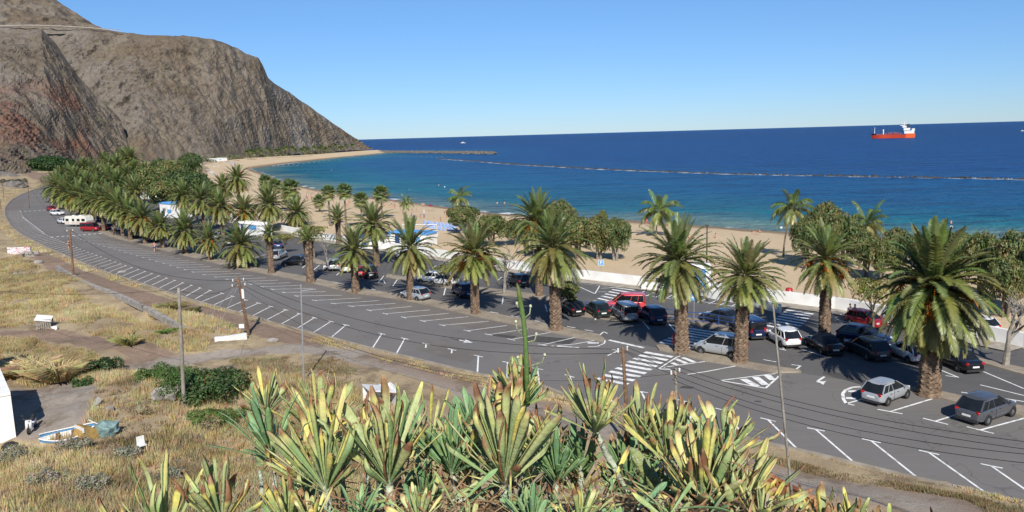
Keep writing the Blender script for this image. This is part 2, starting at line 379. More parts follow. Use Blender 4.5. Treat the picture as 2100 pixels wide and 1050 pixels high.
Z=np.where((Y>=240)&(X<-150),.0+amp*(1.5*N1+np.clip((dk-5)/40,0,4)*2.4*np.clip((620-Y)/150,0,1))*1.0,Z)
prof=np.interp(Y,[-60,1.2,2.2,3.0,3.8,5,9,14,20,27,34,40],[16.6,16.6,16.2,15.3,14.3,13.0,9.4,6.2,3.6,1.5,.35,0])
Z=Z+prof+ (prof>.2)*np.clip(prof,0,2)*.12*N2
Z=np.where(aspI,-.12*np.clip(dk/1.2,0,1),Z)
Z=np.where(~land,np.minimum(Z,-.15-np.clip(dw/8,0,8)),Z)
# dirt tracks
TR=[([(75,520),(150,560),(240,592),(330,620),(420,642),(520,672),(620,700),(720,728),(860,760),(980,800),(1120,850),(1300,900),(1500,955),(1700,1010),(1950,1060)],1.7),
    ([(20,690),(120,690),(200,705),(290,722),(350,738),(260,745)],1.7),([(300,745),(390,730),(480,722),(600,716),(700,722)],1.25),
    ([(30,850),(60,800),(110,790),(150,815),(120,860),(110,890)],2.3),([(140,385),(95,372),(60,366)],6.)]
T=np.zeros(X.shape)
for i,(L,wd) in enumerate(TR):
    d=dist_poly(X,Y,XY(L)); T=np.maximum(T,np.clip(1.4-d/wd,0,1))
GREY=np.clip(1.3-dist_poly(X,Y,XY(TR[2][0]))/2.2,0,1)+np.clip(1.3-dist_poly(X,Y,XY(TR[3][0]))/3.4,0,1)+np.clip(1-dist_poly(X,Y,XY([(500,735),(700,735),(860,790),(1100,850),(1500,960),(1900,1060)]))/4,0,1)
k=nodes_mat('ground_soil',.95,.1)
n1=k.ramp(k.nz(.18,7,rough=.65),.4,.6); n2=k.ramp(k.nz(1.4,6,rough=.7),.35,.65)
c=k.mix(n1,(.47,.365,.215),(.31,.23,.145)); c=k.mix(k.mth('MULTIPLY',n2,.55),c,(.33,.27,.18))
dirt=k.mix(n2,(.225,.155,.115),(.29,.21,.155)); dirt=k.mix(k.ramp(k.at('grey'),.3,.9),dirt,k.mix(n2,(.36,.31,.26),(.28,.24,.2)))
tf=k.ramp(k.mth('ADD',k.at('track'),k.mth('MULTIPLY',k.nz(1.1,5),.5)),.62,.85)
c=k.mix(tf,c,dirt); c=k.mix(k.ramp(k.nz(.32,6,rough=.75),.5,.62,0,.75),c,(.17,.125,.085)); c=k.mix(k.ramp(k.nz(9,4),.5,.8,0,.5),c,(.14,.11,.08)); k.L.new(c,k.b.inputs['Base Color'])
k.L.new(k.bump(k.nz(6,6,rough=.7),.6,.12),k.b.inputs['Normal']); M['soil']=k.m
grid('ground',xs,ys,Z,{'track':T,'grey':GREY},k.m)
XS,YS,ZG,TG,DK,ASP=xs,ys,Z,T,dk,aspI
def gz(x,y,A=None):
    A=ZG if A is None else A
    i=int(np.clip(np.searchsorted(XS,x)-1,0,len(XS)-2)); j=int(np.clip(np.searchsorted(YS,y)-1,0,len(YS)-2))
    u=min(1,max(0,(x-XS[i])/(XS[i+1]-XS[i]))); v=min(1,max(0,(y-YS[j])/(YS[j+1]-YS[j])))
    return (A[j,i]*(1-u)+A[j,i+1]*u)*(1-v)+(A[j+1,i]*(1-u)+A[j+1,i+1]*u)*v
def ON(px,py):                       # the ground point seen at a pixel, on the uneven ground
    p=G(px,py)
    for _ in range(6): p=G(px,py,gz(p.x,p.y))
    return p
# ---- beach
b=MB(); nv=26; Wn=smooth(wallW,6); Sn=smooth(shoreW,6); n=len(Wn)
pr=[(0,.5),(.12,.45),(.3,.1),(.6,-.9),(.85,-2.1),(1,-3.0),(1.25,-4.6)]
for i in range(n):
    for j in range(nv+1):
        t=1.25*j/nv; p=Wn[i].lerp(Sn[i],t); z=np.interp(t,[a for a,_ in pr],[c for _,c in pr])
        if t<.95: z+=noise.fractal(Vector((p.x*.12,p.y*.12,3)),1,2,4)*.18*min(1,t*8)
        b.v.append((p.x,p.y,z)); b.c.append((1,1,1))
for i in range(n-1):
    for j in range(nv):
        a=i*(nv+1)+j; b.f.append((a,a+1,a+nv+2,a+nv+1)); b.m.append(0)
k=nodes_mat('beach_sand',.95,.1); geo=k.n.new('ShaderNodeNewGeometry'); sx=k.n.new('ShaderNodeSeparateXYZ'); k.L.new(geo.outputs['Position'],sx.inputs[0])
c=k.mix(k.ramp(k.nz(.05,6),.35,.65),(.60,.465,.305),(.53,.405,.255)); c=k.mix(k.ramp(k.nz(1.2,5,rough=.7),.5,.7,0,.5),c,(.42,.29,.165))
c=k.mix(k.ramp(sx.outputs[2],-2.55,-2.05,1,0),c,(.24,.17,.11)); k.L.new(c,k.b.inputs['Base Color'])
k.L.new(k.bump(k.nz(1.3,6,rough=.75),.7,.25),k.b.inputs['Normal'])
bo=b.build('beach',k.m,smooth=True); bo['kind']='structure'
# ---- sea
xs2=np.array([-900,-700,-550,-450]+seg(-400,420,7)+[420*1.13**i for i in range(1,46)]); ys2=np.array(seg(90,1300,9)+[1300*1.12**i for i in range(0,42)])
xs2=np.concatenate([[-900*1.3**i for i in range(18,0,-1)],xs2])
X2,Y2=np.meshgrid(xs2,ys2); DS=dist_poly(X2,Y2,smooth(shoreW,3))
REEF=[(900,325.5),(980,331),(1060,337.5),(1130,341.5),(1200,345.5),(1330,351),(1500,357),(1650,360),(1800,362.5),(1950,365),(2100,368),(2300,373),(2700,382)]
reefW=XY(REEF,SEA_Z); DR=dist_poly(X2,Y2,reefW)
k=nodes_mat('sea_water',.18,.5)
d=k.at('shore'); dn=k.mth('ADD',d,k.ramp(k.nz(.012,4),0,1,-40,40))
c=k.mix(k.ramp(dn,4,26),(.14,.22,.19),(.014,.15,.19)); c=k.mix(k.ramp(dn,24,85),c,(.006,.105,.23)); c=k.mix(k.ramp(dn,60,260),c,(.004,.056,.205))
c=k.mix(k.ramp(dn,300,1500),c,(.003,.040,.165))
c=k.mix(k.ramp(k.nz(.06,6,stretch=(.35,1.3,1),rough=.8),.5,.62,0,.6),c,(.003,.02,.08)); c=k.mix(k.ramp(k.nz(.004,4,stretch=(.4,1.6,1)),.5,.65,0,.4),c,(.005,.05,.15))
cap=k.ramp(k.nz(.085,3,stretch=(.45,1.,1),rough=.8),.72,.75)
cap=k.mth('MULTIPLY',cap,k.ramp(d,120,260))
sf=k.mth('SUBTRACT',k.mth('ADD',d,k.mth('MULTIPLY',k.nz(.09,4),5.)),3.0); sfm=k.ramp(k.mth('ABSOLUTE',k.mth('SUBTRACT',sf,1.2),0),.35,1.1,1,0)
sfm=k.mth('MULTIPLY',sfm,k.ramp(k.nz(.035,3),.42,.6))
sf2=k.ramp(d,0,1.3,.8,0)
rf=k.mth('MULTIPLY',k.ramp(k.at('reef'),2,5.5,1,0),k.ramp(k.nz(.05,5,stretch=(1,1,1),rough=.75),.42,.52))
foam=k.mth('MAXIMUM',k.mth('MAXIMUM',cap,sfm),k.mth('MAXIMUM',sf2,rf))
c=k.mix(k.ramp(k.nz(.25,4,stretch=(.4,1.2,1),rough=.7),.48,.66,0,.5),c,(.003,.022,.085)); c=k.mix(k.ramp(k.nz(.3,4,stretch=(.4,1.3,1),rough=.75),.56,.7,0,.35),c,(.02,.12,.26))  # wave light and dark painted into the base colour as stretched streaks
c=k.mix(foam,c,(.72,.76,.78)); k.L.new(c,k.b.inputs['Base Color']); k.L.new(k.ramp(foam,0,1,.3,.8),k.b.inputs['Roughness'])
k.b.inputs['Specular IOR Level'].default_value=.1; k.b.inputs['IOR'].default_value=1.15
nr=k.bump(k.nz(.045,5,stretch=(.45,1.2,1),rough=.7),1.,9.); nr=k.bump(k.nz(.2,4,stretch=(.5,1,1),rough=.7),1.,3.2,nr); nr=k.bump(k.nz(1.1,3),1.,.5,nr); k.L.new(nr,k.b.inputs['Normal'])
grid('sea',xs2,ys2,np.full(X2.shape,SEA_Z),{'shore':DS,'reef':DR},k.m)
# ---- mountain: lofts between a foot line and a crest line, broken by gullies
def loft(name,foot,crest,nu,nv,amp,seed,back=120,power=1.,red=None,drop=90,gul=1.):
    ft=[(f[0],f[1],f[2] if len(f)==3 else G(f[0],f[1],-1.).y) for f in foot]; ct=crest; n=nu
    def res(S,i):
        u=i/(n-1); u=u*.25/.3 if u<.3 else .25+(u-.3)*.75/.7
        x=S[0][0]+(S[-1][0]-S[0][0])*u; X_=[q[0] for q in S]
        return AT(x,np.interp(x,X_,[q[1] for q in S]),np.interp(x,X_,[q[2] for q in S]))
    fs,cs=ft,ct
    b=MB(); nb=10; reds=[]
    for i in range(n):
        f=res(fs,i); cc=res(cs,i); hz=cc.z-f.z; d=(cc-f); d.z=0; dl=d.length; d.normalize()
        for j in range(nv+nb+1):
            if j<=nv:
                t=j/nv; p=f.lerp(cc,t); p.z=f.z+hz*(t**power); fade=min(1,(1-t)*7+.18)*min(1,t*8+.1)
            else:
                t=(j-nv)/nb; p=cc+d*back*t; p.z=cc.z-drop*t*t; fade=.7
            q=Vector((p.x*.011,p.y*.011,p.z*.006+seed))
            g=noise.ridged_multi_fractal(q,.9,2.1,5,1.,2.)-1.1
            g2=noise.fractal(Vector((p.x*.06,p.y*.06,p.z*.05+seed)),.7,2.1,6)
            g3=noise.ridged_multi_fractal(Vector((p.x*.035,p.y*.035,p.z*.012+seed+5)),.8,2.1,4,1.,2.)-1.1
            off=(g*amp*.8*gul+g2*amp*.34+g3*amp*.6)*fade
            p=p-d*off*.75; p.z+=off*.35
            b.v.append(tuple(p)); b.c.append((1,1,1))
    st=nv+nb+1
    for i in range(n-1):
        for j in range(st-1):
            a=i*st+j; b.f.append((a,a+st,a+st+1,a+1)); b.m.append(0)
    o=b.build(name,M['mount'],smooth=False); o['kind']='structure'; return o
k=nodes_mat('mountain_rock',.95,.1)
sx=k.n.new('ShaderNodeSeparateXYZ'); k.L.new(k.tc.outputs['Object'],sx.inputs[0])
c=k.mix(k.ramp(k.nz(.006,6,rough=.6),.42,.58),(.185,.137,.095),(.20,.168,.14))
c=k.mix(k.ramp(k.nz(.03,6,rough=.7),.42,.62,0,.65),c,(.185,.145,.105))
c=k.mix(k.ramp(k.nz(.02,5,stretch=(1,1,.25)),.5,.62,0,.6),c,(.25,.21,.165))
c=k.mix(k.ramp(k.nz(.0075,5,stretch=(1.2,1.2,.35),rough=.6),.5,.58,0,.7),c,(.24,.212,.185)); c=k.mix(k.ramp(k.nz(.012,5,stretch=(.5,.5,2.2),rough=.65),.54,.6,0,.5),c,(.12,.092,.07))
redm=k.mth('MULTIPLY',k.mth('MULTIPLY',k.ramp(sx.outputs[0],-520,-450,0,1),k.ramp(sx.outputs[1],800,830,1,0)),k.mth('MULTIPLY',k.ramp(sx.outputs[2],2,20),k.ramp(sx.outputs[2],60,95,1,0)))
redm=k.mth('MULTIPLY',redm,k.ramp(k.nz(.012,5,stretch=(1,1,2.5)),.44,.56)); c=k.mix(k.mth('MULTIPLY',redm,.8),c,(.24,.115,.08))
c=k.mix(k.ramp(k.nz(.16,5,rough=.8),.55,.68,0,.75),c,(.15,.145,.075))
c=k.mix(k.ramp(k.nz(.5,3,rough=.8),.6,.7,0,.8),c,(.07,.058,.04))
c=k.mix(k.ramp(k.nz(.4,4,rough=.8),.62,.72,0,.7),c,(.33,.28,.2))
c=k.mix(k.ramp(k.nz(.09,6,stretch=(1,1,.35),rough=.75),.53,.64,0,.75),c,(.11,.085,.065)); c=k.mix(k.ramp(k.nz(.22,4,rough=.75),.6,.66,0,.8),c,(.19,.2,.085))
k.L.new(c,k.b.inputs['Base Color']); k.L.new(k.bump(k.nz(.25,7,rough=.75),1.,3.2),k.b.inputs['Normal']); M['mount']=k.m
loft('mountain',[(-700,345,900),(-300,341,900),(60,337,900),(200,337,900),(290,335.5),(360,331),(440,327),(500,323),(560,318.5),(640,313.5),(700,309.5),(735,307.5),(765,306)],
 [(-700,60,1080),(-300,55,1080),(-60,52,1080),(60,54,1080),(190,58,1090),(280,68,1100),(340,73,1110),(400,76,1130),(440,81,1150),(470,92,1180),(485,98,1200),(505,110,1210),(530,118,1230),(540,135,1240),(550,160,1250),(562,171,1280),(590,188,1340),(640,222,1420),(690,258,1500),(730,285,1570),(748,303,1620)],640,150,14,1.3,power=.93)
loft('mountain',[(-700,60,1000),(-300,70,1020),(0,70,1060),(100,70,1070),(160,70,1080),(215,72,1090)],
 [(-700,-420,1350),(-300,-200,1350),(-60,-80,1330),(40,-30,1320),(110,-3,1300),(150,24,1290),(185,48,1280),(208,58,1270)],150,50,14,9.1)
loft('mountain',[(-700,372),(-300,371),(-60,366),(40,360),(90,354),(140,349),(180,345),(215,342),(250,339),(290,336)],
 [(-700,30,760),(-300,60,800),(-60,72,820),(40,68,840),(85,60,850),(115,90,860),(155,150,870),(190,190,880),(225,222,890),(246,242,900),(262,300,900)],420,130,12,4.7)
loft('mountain',[(-900,430),(-300,405),(-60,385),(20,376),(60,372),(110,366),(150,358),(185,352),(215,347)],
 [(-900,120,520),(-300,195,570),(-60,205,620),(10,222,640),(50,240,660),(85,268,680),(115,296,690),(150,326,710),(190,342,740)],220,70,14,2.2,back=60,drop=40)
# coast road and its white guard wall high on the slope
b=MB(); rp=[AT(x,y,D) for x,y,D in [(-300,49,1072),(-60,50,1072),(0,53,1072),(60,52,1072),(120,53.5,1075),(180,57,1080),(215,60,1083),(250,64,1088)]]
for a,c in zip(smooth(rp,3),smooth(rp,3)[1:]):
    b.face([a,c,c+Vector((0,.3,1.1)),a+Vector((0,.3,1.1))]); b.face([a+Vector((0,0,1.1)),c+Vector((0,0,1.1)),c+Vector((0,1.,1.1)),a+Vector((0,1.,1.1))])
tag(b.build('guard_wall',M['concrete']),'long low white guard wall of the road high up on the mountainside','wall')
# ---- wall between car park and beach
def wall(name,px,h,th,label,z0=-.1,mt=None,cap=True):
    P=smooth(XY(px),3); b=MB(); A=offset(P,th/2);B=offset(P,-th/2); z=h
    for i in range(len(P)-1):
        f=lambda p,zz:(p[0],p[1],zz)
        b.face([f(A[i],z0),f(A[i+1],z0),f(A[i+1],z),f(A[i],z)][::-1]); b.face([f(B[i],z0),f(B[i+1],z0),f(B[i+1],z),f(B[i],z)]); b.face([f(A[i],z),f(A[i+1],z),f(B[i+1],z),f(B[i],z)][::-1])
    for i,s in ((0,1),(len(P)-1,-1)):
        b.face([f(A[i],z0),f(A[i],z),f(B[i],z),f(B[i],z0)][::s])
    return tag(b.build(name,mt or M['white']),label,'wall')
wall('promenade_wall',[(1318,588),(1300,586),(1152,568),(1040,551),(800,512),(665,492),(560,470),(475,453)],1.25,.35,'long white rendered wall between the car park and the sand')
wall('promenade_wall',[(2700,879),(2400,789),(2100,714),(1743,640),(1678,631),(1600,621),(1540,612),(1462,602)],1.3,.35,'white rendered wall on the right behind the red lifebuoy box')
wall('ramp_wall',[(1316,594),(1400,600),(1464,613),(1540,627),(1600,643)],.95,.3,'low curving white ramp wall in front of the striped kiosk')
# ---- breakwaters
def rocks(name,px,n,wd,r0,r1,label,mt,hz=.4,seed=1):
    rd=random.Random(seed); P=Path(XY(px,SEA_Z)); b=MB()
    for i in range(n):
        p,t=P.at(rd.random()*P.L); q=p+Vector((-t.y,t.x,0))*rd.gauss(0,wd*.4); r=rd.uniform(r0,r1); e=max(0,1-abs((q-p).length)/(wd+.01))
        c=(q.x,q.y,SEA_Z+e*hz); n0=len(b.v); b.ball(c,(r,r*rd.uniform(.7,1.2),r*rd.uniform(.5,.9)),6,4)
        for j in range(n0,len(b.v)):
            v=b.v[j]; s=r*.3; b.v[j]=(v[0]+rd.uniform(-s,s),v[1]+rd.uniform(-s,s),v[2]+rd.uniform(-s,s))
    return tag(b.build(name,mt),label,'breakwater')
rocks('breakwater',[(776,313),(860,314),(950,315),(1015,316)],1700,6,1.2,2.4,'grey rubble breakwater reaching out from the far end of the beach',M['rock'],1.6)
rocks('breakwater',REEF,1300,1.8,.45,1.0,'long low line of dark rocks awash with foam across the bay',M['wetrock'],-.25,3)
# ================================================================ ROAD MARKINGS
mk=MB(); MZ=.034
def line(a,b,wd=.12,z=None):
    a=Vector(a);b=Vector(b); z=MZ if z is None else z; t=(b-a); t.z=0; t.normalize(); n=Vector((-t.y,t.x,0))*wd/2
    q=[(p.x,p.y,z) for p in (a-n,b-n,b+n,a+n)]; mk.face(q)
def pl(L,wd=.12,z=None):
    P=XY(L)
    for i,(a,b) in enumerate(zip(P,P[1:])): line(a,b,wd,z)
def tee(tip,base,tan,bar=1.0,wd=.12):
    line(base,tip,wd,MZ); line(tip-tan*bar/2,tip+tan*bar/2,wd,MZ+.003)
near_tees=[((410.7,591),(381,608)),((431,596),(400,614)),((456,602),(414,619)),((477,608),(438,626)),((504,615.5),(464,633)),((530,622),(489,640.5)),((555,629),(519,647.6)),((586,636),(546,656.7)),((614,644),(577,665)),((645,652),(611,673)),((678.6,660),(642,683)),((709.5,667),(680,692)),
 ((783,685),(765,713)),((830,695),(813,726)),((874,706),(873,714)),((927,717.5),(926,725)),((981,731),(979,766)),((1041,744),(1040,776)),((1102,757),(1106,789)),((1168,772),(1182,816)),((1238,787),(1258,831)),((1315,804),(1337,847)),((1401,823),(1420,866)),((1481.7,841.5),(1525,893)),((1575,861.7),(1635,922)),((1673,881.7),(1752,950)),((1786.7,905),(1883,982)),((1905,929),(2021.7,1012)),((2033,956.7),(2160,1045)),((2165,985),(2320,1085))]
for tp,bs in near_tees:
    t=G(*tp); d=kerbP.near(t)[1]; tee(t,G(*bs),kerbP.at(d)[1],1.05,.13)
# the same bays continue to the left round the bend, then along the median
def rep(path,tp0,bs0,tp1,count,bar,stop=None):
    t0,b0=G(*tp0),G(*bs0); dt,t1=path.near(t0); db,b1=path.near(b0); step=(path.near(G(*tp1))[1]-t1)
    nt=dt; 
    for i in range(1,count+1):
        s=b1+step*i
        if s<5 or s>path.L-5: break
        pb,tg=path.at(s); nrm=Vector((-tg.y,tg.x,0))
        pt,tg2=path.at(t1+step*i); sgn=1 if nrm.dot(t0-path.at(t1)[0])>0 else -1; sg2=1 if Vector((-path.at(b1)[1].y,path.at(b1)[1].x,0)).dot(b0-path.at(b1)[0])>0 else -1
        tee(pt+Vector((-tg2.y,tg2.x,0))*dt*sgn,pb+nrm*db*sg2,tg2,bar)
rep(kerbP,(410.7,591),(381,608),(390,586),62,.9)
med=[((720,628.6),(811,622.6)),((757,637),(843.6,629)),((790,644),(882,636)),((828,651.6),(920.6,643)),((867,659),(960,650)),((907,667.6),(1002,659.5)),((958,679),(1040,668)),((1002,687),(1083,675)),((1048,697),(1130,682)),((1112,708),(1178,693))]
for tp,bs in med:
    t=G(*tp); tee(t,G(*bs),palmP.at(palmP.near(t)[1])[1],1.0,.12)
rep(palmP,(720,628.6),(811,622.6),(686,622.5),40,.9)
for tp,bs in [((1825,845),(1911,819)),((1918,865),(1968,849)),((2010,883),(2110,856)),((2130,912),(2230,884))]:
    t=G(*tp); tee(t,G(*bs),palmP.at(palmP.near(t)[1])[1],1.5,.14)
def zebra(L0,L1,R0,R1,n,wd=.5,skip=()):
    l0,l1,r0,r1=G(*L0),G(*L1),G(*R0),G(*R1)
    for i in range(n):
        if i in skip: continue
        t=i/(n-1); line(l0.lerp(l1,t),r0.lerp(r1,t),wd,MZ+.004)
zebra((1322,723),(1224,777),(1379,733),(1288,789),9)
zebra((1262,590),(1203,627),(1302,596),(1236,637),9,.42)
zebra((1612,636),(1572,668),(1668,645),(1632,680),8,.42)
zebra((1412,674),(1352,702),(1478,684),(1415,714),8,.42)
pl([(1249,698),(1320,714)],.35); pl([(1228,633),(1318,649)],.1)
# hatched corners
pl([(1351,757),(1388,733),(1395,731)],.14); pl([(1351,757.5),(1375,758)],.2); pl([(1361,754),(1446,742)],.14)
for a,b in [((1378,745),(1389,749)),((1386,737),(1408,746)),((1400,734),(1425,744))]: pl([a,b],.4,MZ+.003)
pl([(1407,769),(1447,763),(1516,750)],.14); pl([(1477,781),(1590,767)],.14); pl([(1477,781),(1570,797),(1601,769)],.16)
for a,b in [((1524,778),(1552,793)),((1549,774),(1570,790)),((1573,770),(1585,780))]: pl([a,b],.55,MZ+.003)
pl([(1765,794),(1748,795),(1735,800),(1728,808),(1730,820),(1735,828)],.22); pl([(1735,829),(1766,820)],.14); pl([(1733,828),(1752,832)],.14)
for a,b in [((1738,803),(1757,803.5)),((1734,817),(1756,818))]: pl([a,b],.4,MZ+.003)
pl([(1226,691),(1238,681),(1246,684.5)],.13); pl([(1131,710),(1188,713.5)],.2); pl([(1133,711),(1180,706),(1229,697)],.13)
pl([(1205,712),(1225,711),(1239,705),(1241,700),(1233,692)],.13); pl([(1205,704),(1228,704)],.4,MZ+.003)
pl([(1246,730),(1268,720)],.14); pl([(1254,717),(1270,720)],.14)
pl([(1623,748.5),(1642,751),(1631,759)],.14); pl([(1565,738),(1592,743)],.13); pl([(1565,668),(1608,716)],.14); pl([(1598,716),(1612,719)],.14); pl([(1641,716),(1695,733)],.14)
pl([(1971,805),(1996,809)],.13); pl([(2060,818),(2110,826)],.13); pl([(1925,758),(1966,775)],.13); pl([(1939,771),(1960,774)],.13)
for x,y in [(1163,670),(1199,677),(1130,665),(1090,657),(1048,648),(1005,640),(900,623),(865,614),(776,597),(753,592),(690,580),(675,577),(612,566),(592,561)]: pl([(x,y),(x+17,y+3)],.13)
for a,b in [((1211,640),(1222,657)),((1118,625),(1122,640)),((790,582),(787,576)),((776,580),(787,566)),((805,588),(816,572)),((910,606),(914,590)),((1030,624),(1032,610)),((690,565),(698,558)),((642,555),(655,544)),((573,543),(590,535)),((620,550),(628,543)),((500,527),(520,522)),((520,530),(545,522)),((1314,655),(1332,676)),((1370,662),(1388,685)),
            ((1480,515),(1480,515.5)),((880,555),(895,545)),((1020,576),(1030,568)),((1055,580),(1068,563)),((1180,585),(1220,603)),((1220,603),(1232,583)),((1157,577),(1260,590)),((1232,592),(1262,590)),((1227,599),(1245,599)),((1178,577),(1150,592))]: pl([a,b],.13,MZ+.001)
for i in range(4): pl([(1305+i*20,605+i*2.6),(1322+i*19,597.5+i*2.6)],.12)
for i in range(4): pl([(1430+i*23,621+i*2.6),(1449+i*22.5,613+i*2.6)],.12)
pl([(1308,604),(1375,613)],.1,MZ-.003); pl([(1412,615),(1520,631)],.1,MZ-.003)
for a,b in [((1880,690),(1903,702)),((2010,760),(2100,798)),((1945,715),(1990,728)),((2010,790),(2100,812)),((1700,650),(1745,665))]: pl([a,b],.12)
# dashed stop lines and crossings far left
def dash(a,b,n,wd):
    A,B=G(*a),G(*b)
    for i in range(n): line(A.lerp(B,(i+.15)/n),A.lerp(B,(i+.7)/n),wd,MZ+.006)
dash((102,487),(222,478),11,.8); dash((38,434.5),(96,431),6,.9); dash((64,402),(100,400),6,.8)
dash((46,445),(92,480),16,.2)
# arrows
def arrow(L):
    P=XY(L); mk.face([(p.x,p.y,MZ+.002) for p in P])
arrow([(921,693.5),(943,697.5),(941,699),(968,702.5),(950,694.5),(953,697.5),(945,695)][:4][::-1]); arrow([(939,696),(969,703),(952,700.5),(946,704)][::-1] if False else [(950,703.5),(970,703.5),(955,697)])
arrow([(1676,783),(1688,790),(1695,781),(1692,783)]); pl([(1676,783),(1691,773)],.18); pl([(1676,783),(1690,787)],.3,MZ+.003)
pl([(1160,590),(1175,588)],.5,MZ+.003)
o=mk.build('road_markings',M['mark']); o['kind']='structure'

for i,L in enumerate([[(1092,689),(1182,696),(1168,707),(1070,699)],[(1010,684),(1060,690),(1052,695),(1002,688)],[(1400,792),(1425,794),(1418,798),(1392,796)],[(880,700),(985,722),(960,745),(850,716)],[(1550,822),(1562,823),(1560,826),(1546,824)],[(1700,760),(1790,785),(1775,792),(1685,766)]]):
    sheet('road_patch',XY(L),.0315+.0001*i,M['tarpatch'] if i!=3 else M['bay'])
# ================================================================ TREES
def lerp3(a,b,t): return tuple(a[i]+(b[i]-a[i])*t for i in range(3))
def frond(b,rd,org,az,el,L,droop,col,nl=34,ll=.5,lw=.05,vee=.35,fall=.35,twist=0.,start=.12):
    p=Vector(org); seg=9; pts=[p.copy()]; e=el; ds=L/seg; tans=[]
    az2=az
    for i in range(seg):
        d=Vector((math.cos(e)*math.cos(az2),math.cos(e)*math.sin(az2),math.sin(e))); p=p+d*ds; pts.append(p.copy()); tans.append(d)
        e-=droop*(.5+i/seg)/seg*(max(.25,math.cos(e)))*1.6; az2+=twist/seg
    tans.append(tans[-1])
    side0=Vector((-math.sin(az),math.cos(az),0))
    # rachis
    n0=len(b.v); rc=lerp3(col,(.30,.27,.1),.45)
    for i,q in enumerate(pts):
        wd=.055*(1-i/seg*.8)*L/3.5
        up=side0.cross(tans[i])
        for s in (-1,0,1): b.v.append(tuple(q+side0*s*wd+(Vector((0,0,wd*.8)) if s==0 else Vector()))); b.c.append(rc)
    for i in range(seg):
        for k in (0,1): b.f.append((n0+i*3+k,n0+i*3+k+1,n0+i*3+k+4,n0+i*3+k+3)); b.m.append(0)
    for j in range(nl):
        t=start+(1-start)*(j+.5)/nl; x=t*seg; i=min(seg-1,int(x)); q=pts[i].lerp(pts[i+1],x-i); T=tans[i]
        up=T.cross(side0); 
        if up.z<0: up=-up
        l=ll*(math.sin(math.pi*min(1,.12+t*.86))**.6)
        for s in (-1,1):
            fw=.55+.5*t
            d=(side0*s+T*fw+up*(vee+rd.uniform(-.15,.15))).normalized()
            wv=T*lw*.5
            tip=q+d*l+Vector((0,0,-l*fall*rd.uniform(.5,1.3))); mid=q+d*l*.5+Vector((0,0,-l*fall*.15))
            n=len(b.v); c=lerp3(col,(col[0]*1.25,col[1]*1.2,col[2]*.9),rd.random()*.8); c2=lerp3(c,(.34,.33,.13),.12)
            b.v.extend([tuple(q-wv),tuple(q+wv),tuple(mid+wv*1.2),tuple(tip),tuple(mid-wv*1.2)]); b.c.extend([c,c,c,c2,c]); b.f.append((n,n+1,n+2,n+3,n+4)); b.m.append(0)
def canary_crown(seed,nf=105,L=3.6,emin=-62,dead=6,nl=34,upright=False):
    rd=random.Random(seed); b=MB()
    for i in range(nf):
        t=(i+.5)/nf; az=i*2.39996+rd.uniform(-.2,.2)
        el=math.radians(86-t**.82*(86-emin)+rd.uniform(-6,6)); Lx=L*(.78+.3*math.sin(math.pi*min(1,.2+t*.75)))*rd.uniform(.88,1.1)
        young=(.12,.155,.052); midc=(.16,.18,.056); old=(.29,.27,.085)
        col=lerp3(young,midc,t*2) if t<.5 else lerp3(midc,old,(t-.5)*2)
        col=tuple(v*rd.uniform(.8,1.2) for v in col)
        r=.16; org=(r*math.cos(az),r*math.sin(az),.35-t*.8)
        frond(b,rd,org,az,el,Lx,.5+.3*math.sin(math.pi*t)+rd.uniform(-.15,.2),col,nl,.56*L/3.6,.07,.35,.2+.3*t,rd.uniform(-.25,.25))
    for i in range(dead):
        az=rd.random()*6.28; frond(b,rd,(.2*math.cos(az),.2*math.sin(az),-.5),az,math.radians(-66),L*.7,.4,(.3,.21,.1),nl//2,.35,.05,.1,.8)
    return b.mesh('canary_palm_crown',M['leaf'])
def fan_crown(seed,n=46,R=1.15):
    rd=random.Random(seed); b=MB()
    for i in range(n):
        t=(i+.5)/n; az=i*2.39996+rd.uniform(-.3,.3); el=math.radians(85-t*150+rd.uniform(-8,8)); Lp=R*rd.uniform(.7,1.05)
        d=Vector((math.cos(el)*math.cos(az),math.cos(el)*math.sin(az),math.sin(el))); c=d*Lp; side=Vector((-math.sin(az),math.cos(az),0)); up=d.cross(side)
        col=tuple(v*rd.uniform(.8,1.2) for v in (lerp3((.13,.19,.06),(.27,.26,.1),t**1.5)))
        b.tube([(0,0,0),c],.03,4,0,(.25,.25,.1),False)
        k=22
        for j in range(k):
            a=math.radians(-125+250*j/(k-1)); dd=(d*math.cos(a)+side*math.sin(a)+up*.12*math.cos(3*a)).normalized(); l=R*.95*rd.uniform(.85,1.1)*(1-.25*abs(a)/2.2)
            wv=(side*math.cos(a)-d*math.sin(a))*.075
            mid=c+dd*l*.55; tip=c+dd*l+Vector((0,0,-l*.32)); n0=len(b.v)
            b.v.extend([tuple(c),tuple(mid+wv),tuple(tip),tuple(mid-wv)]); b.c.extend([col]*4); b.f.append((n0,n0+1,n0+2,n0+3)); b.m.append(0)
    for i in range(26):
        az=rd.random()*6.28; frond(b,rd,(.1*math.cos(az),.1*math.sin(az),-.4),az,math.radians(-75),1.3,.2,(.3,.23,.13),10,.4,.06,.1,.9)
    return b.mesh('fan_palm_crown',M['leaf'])
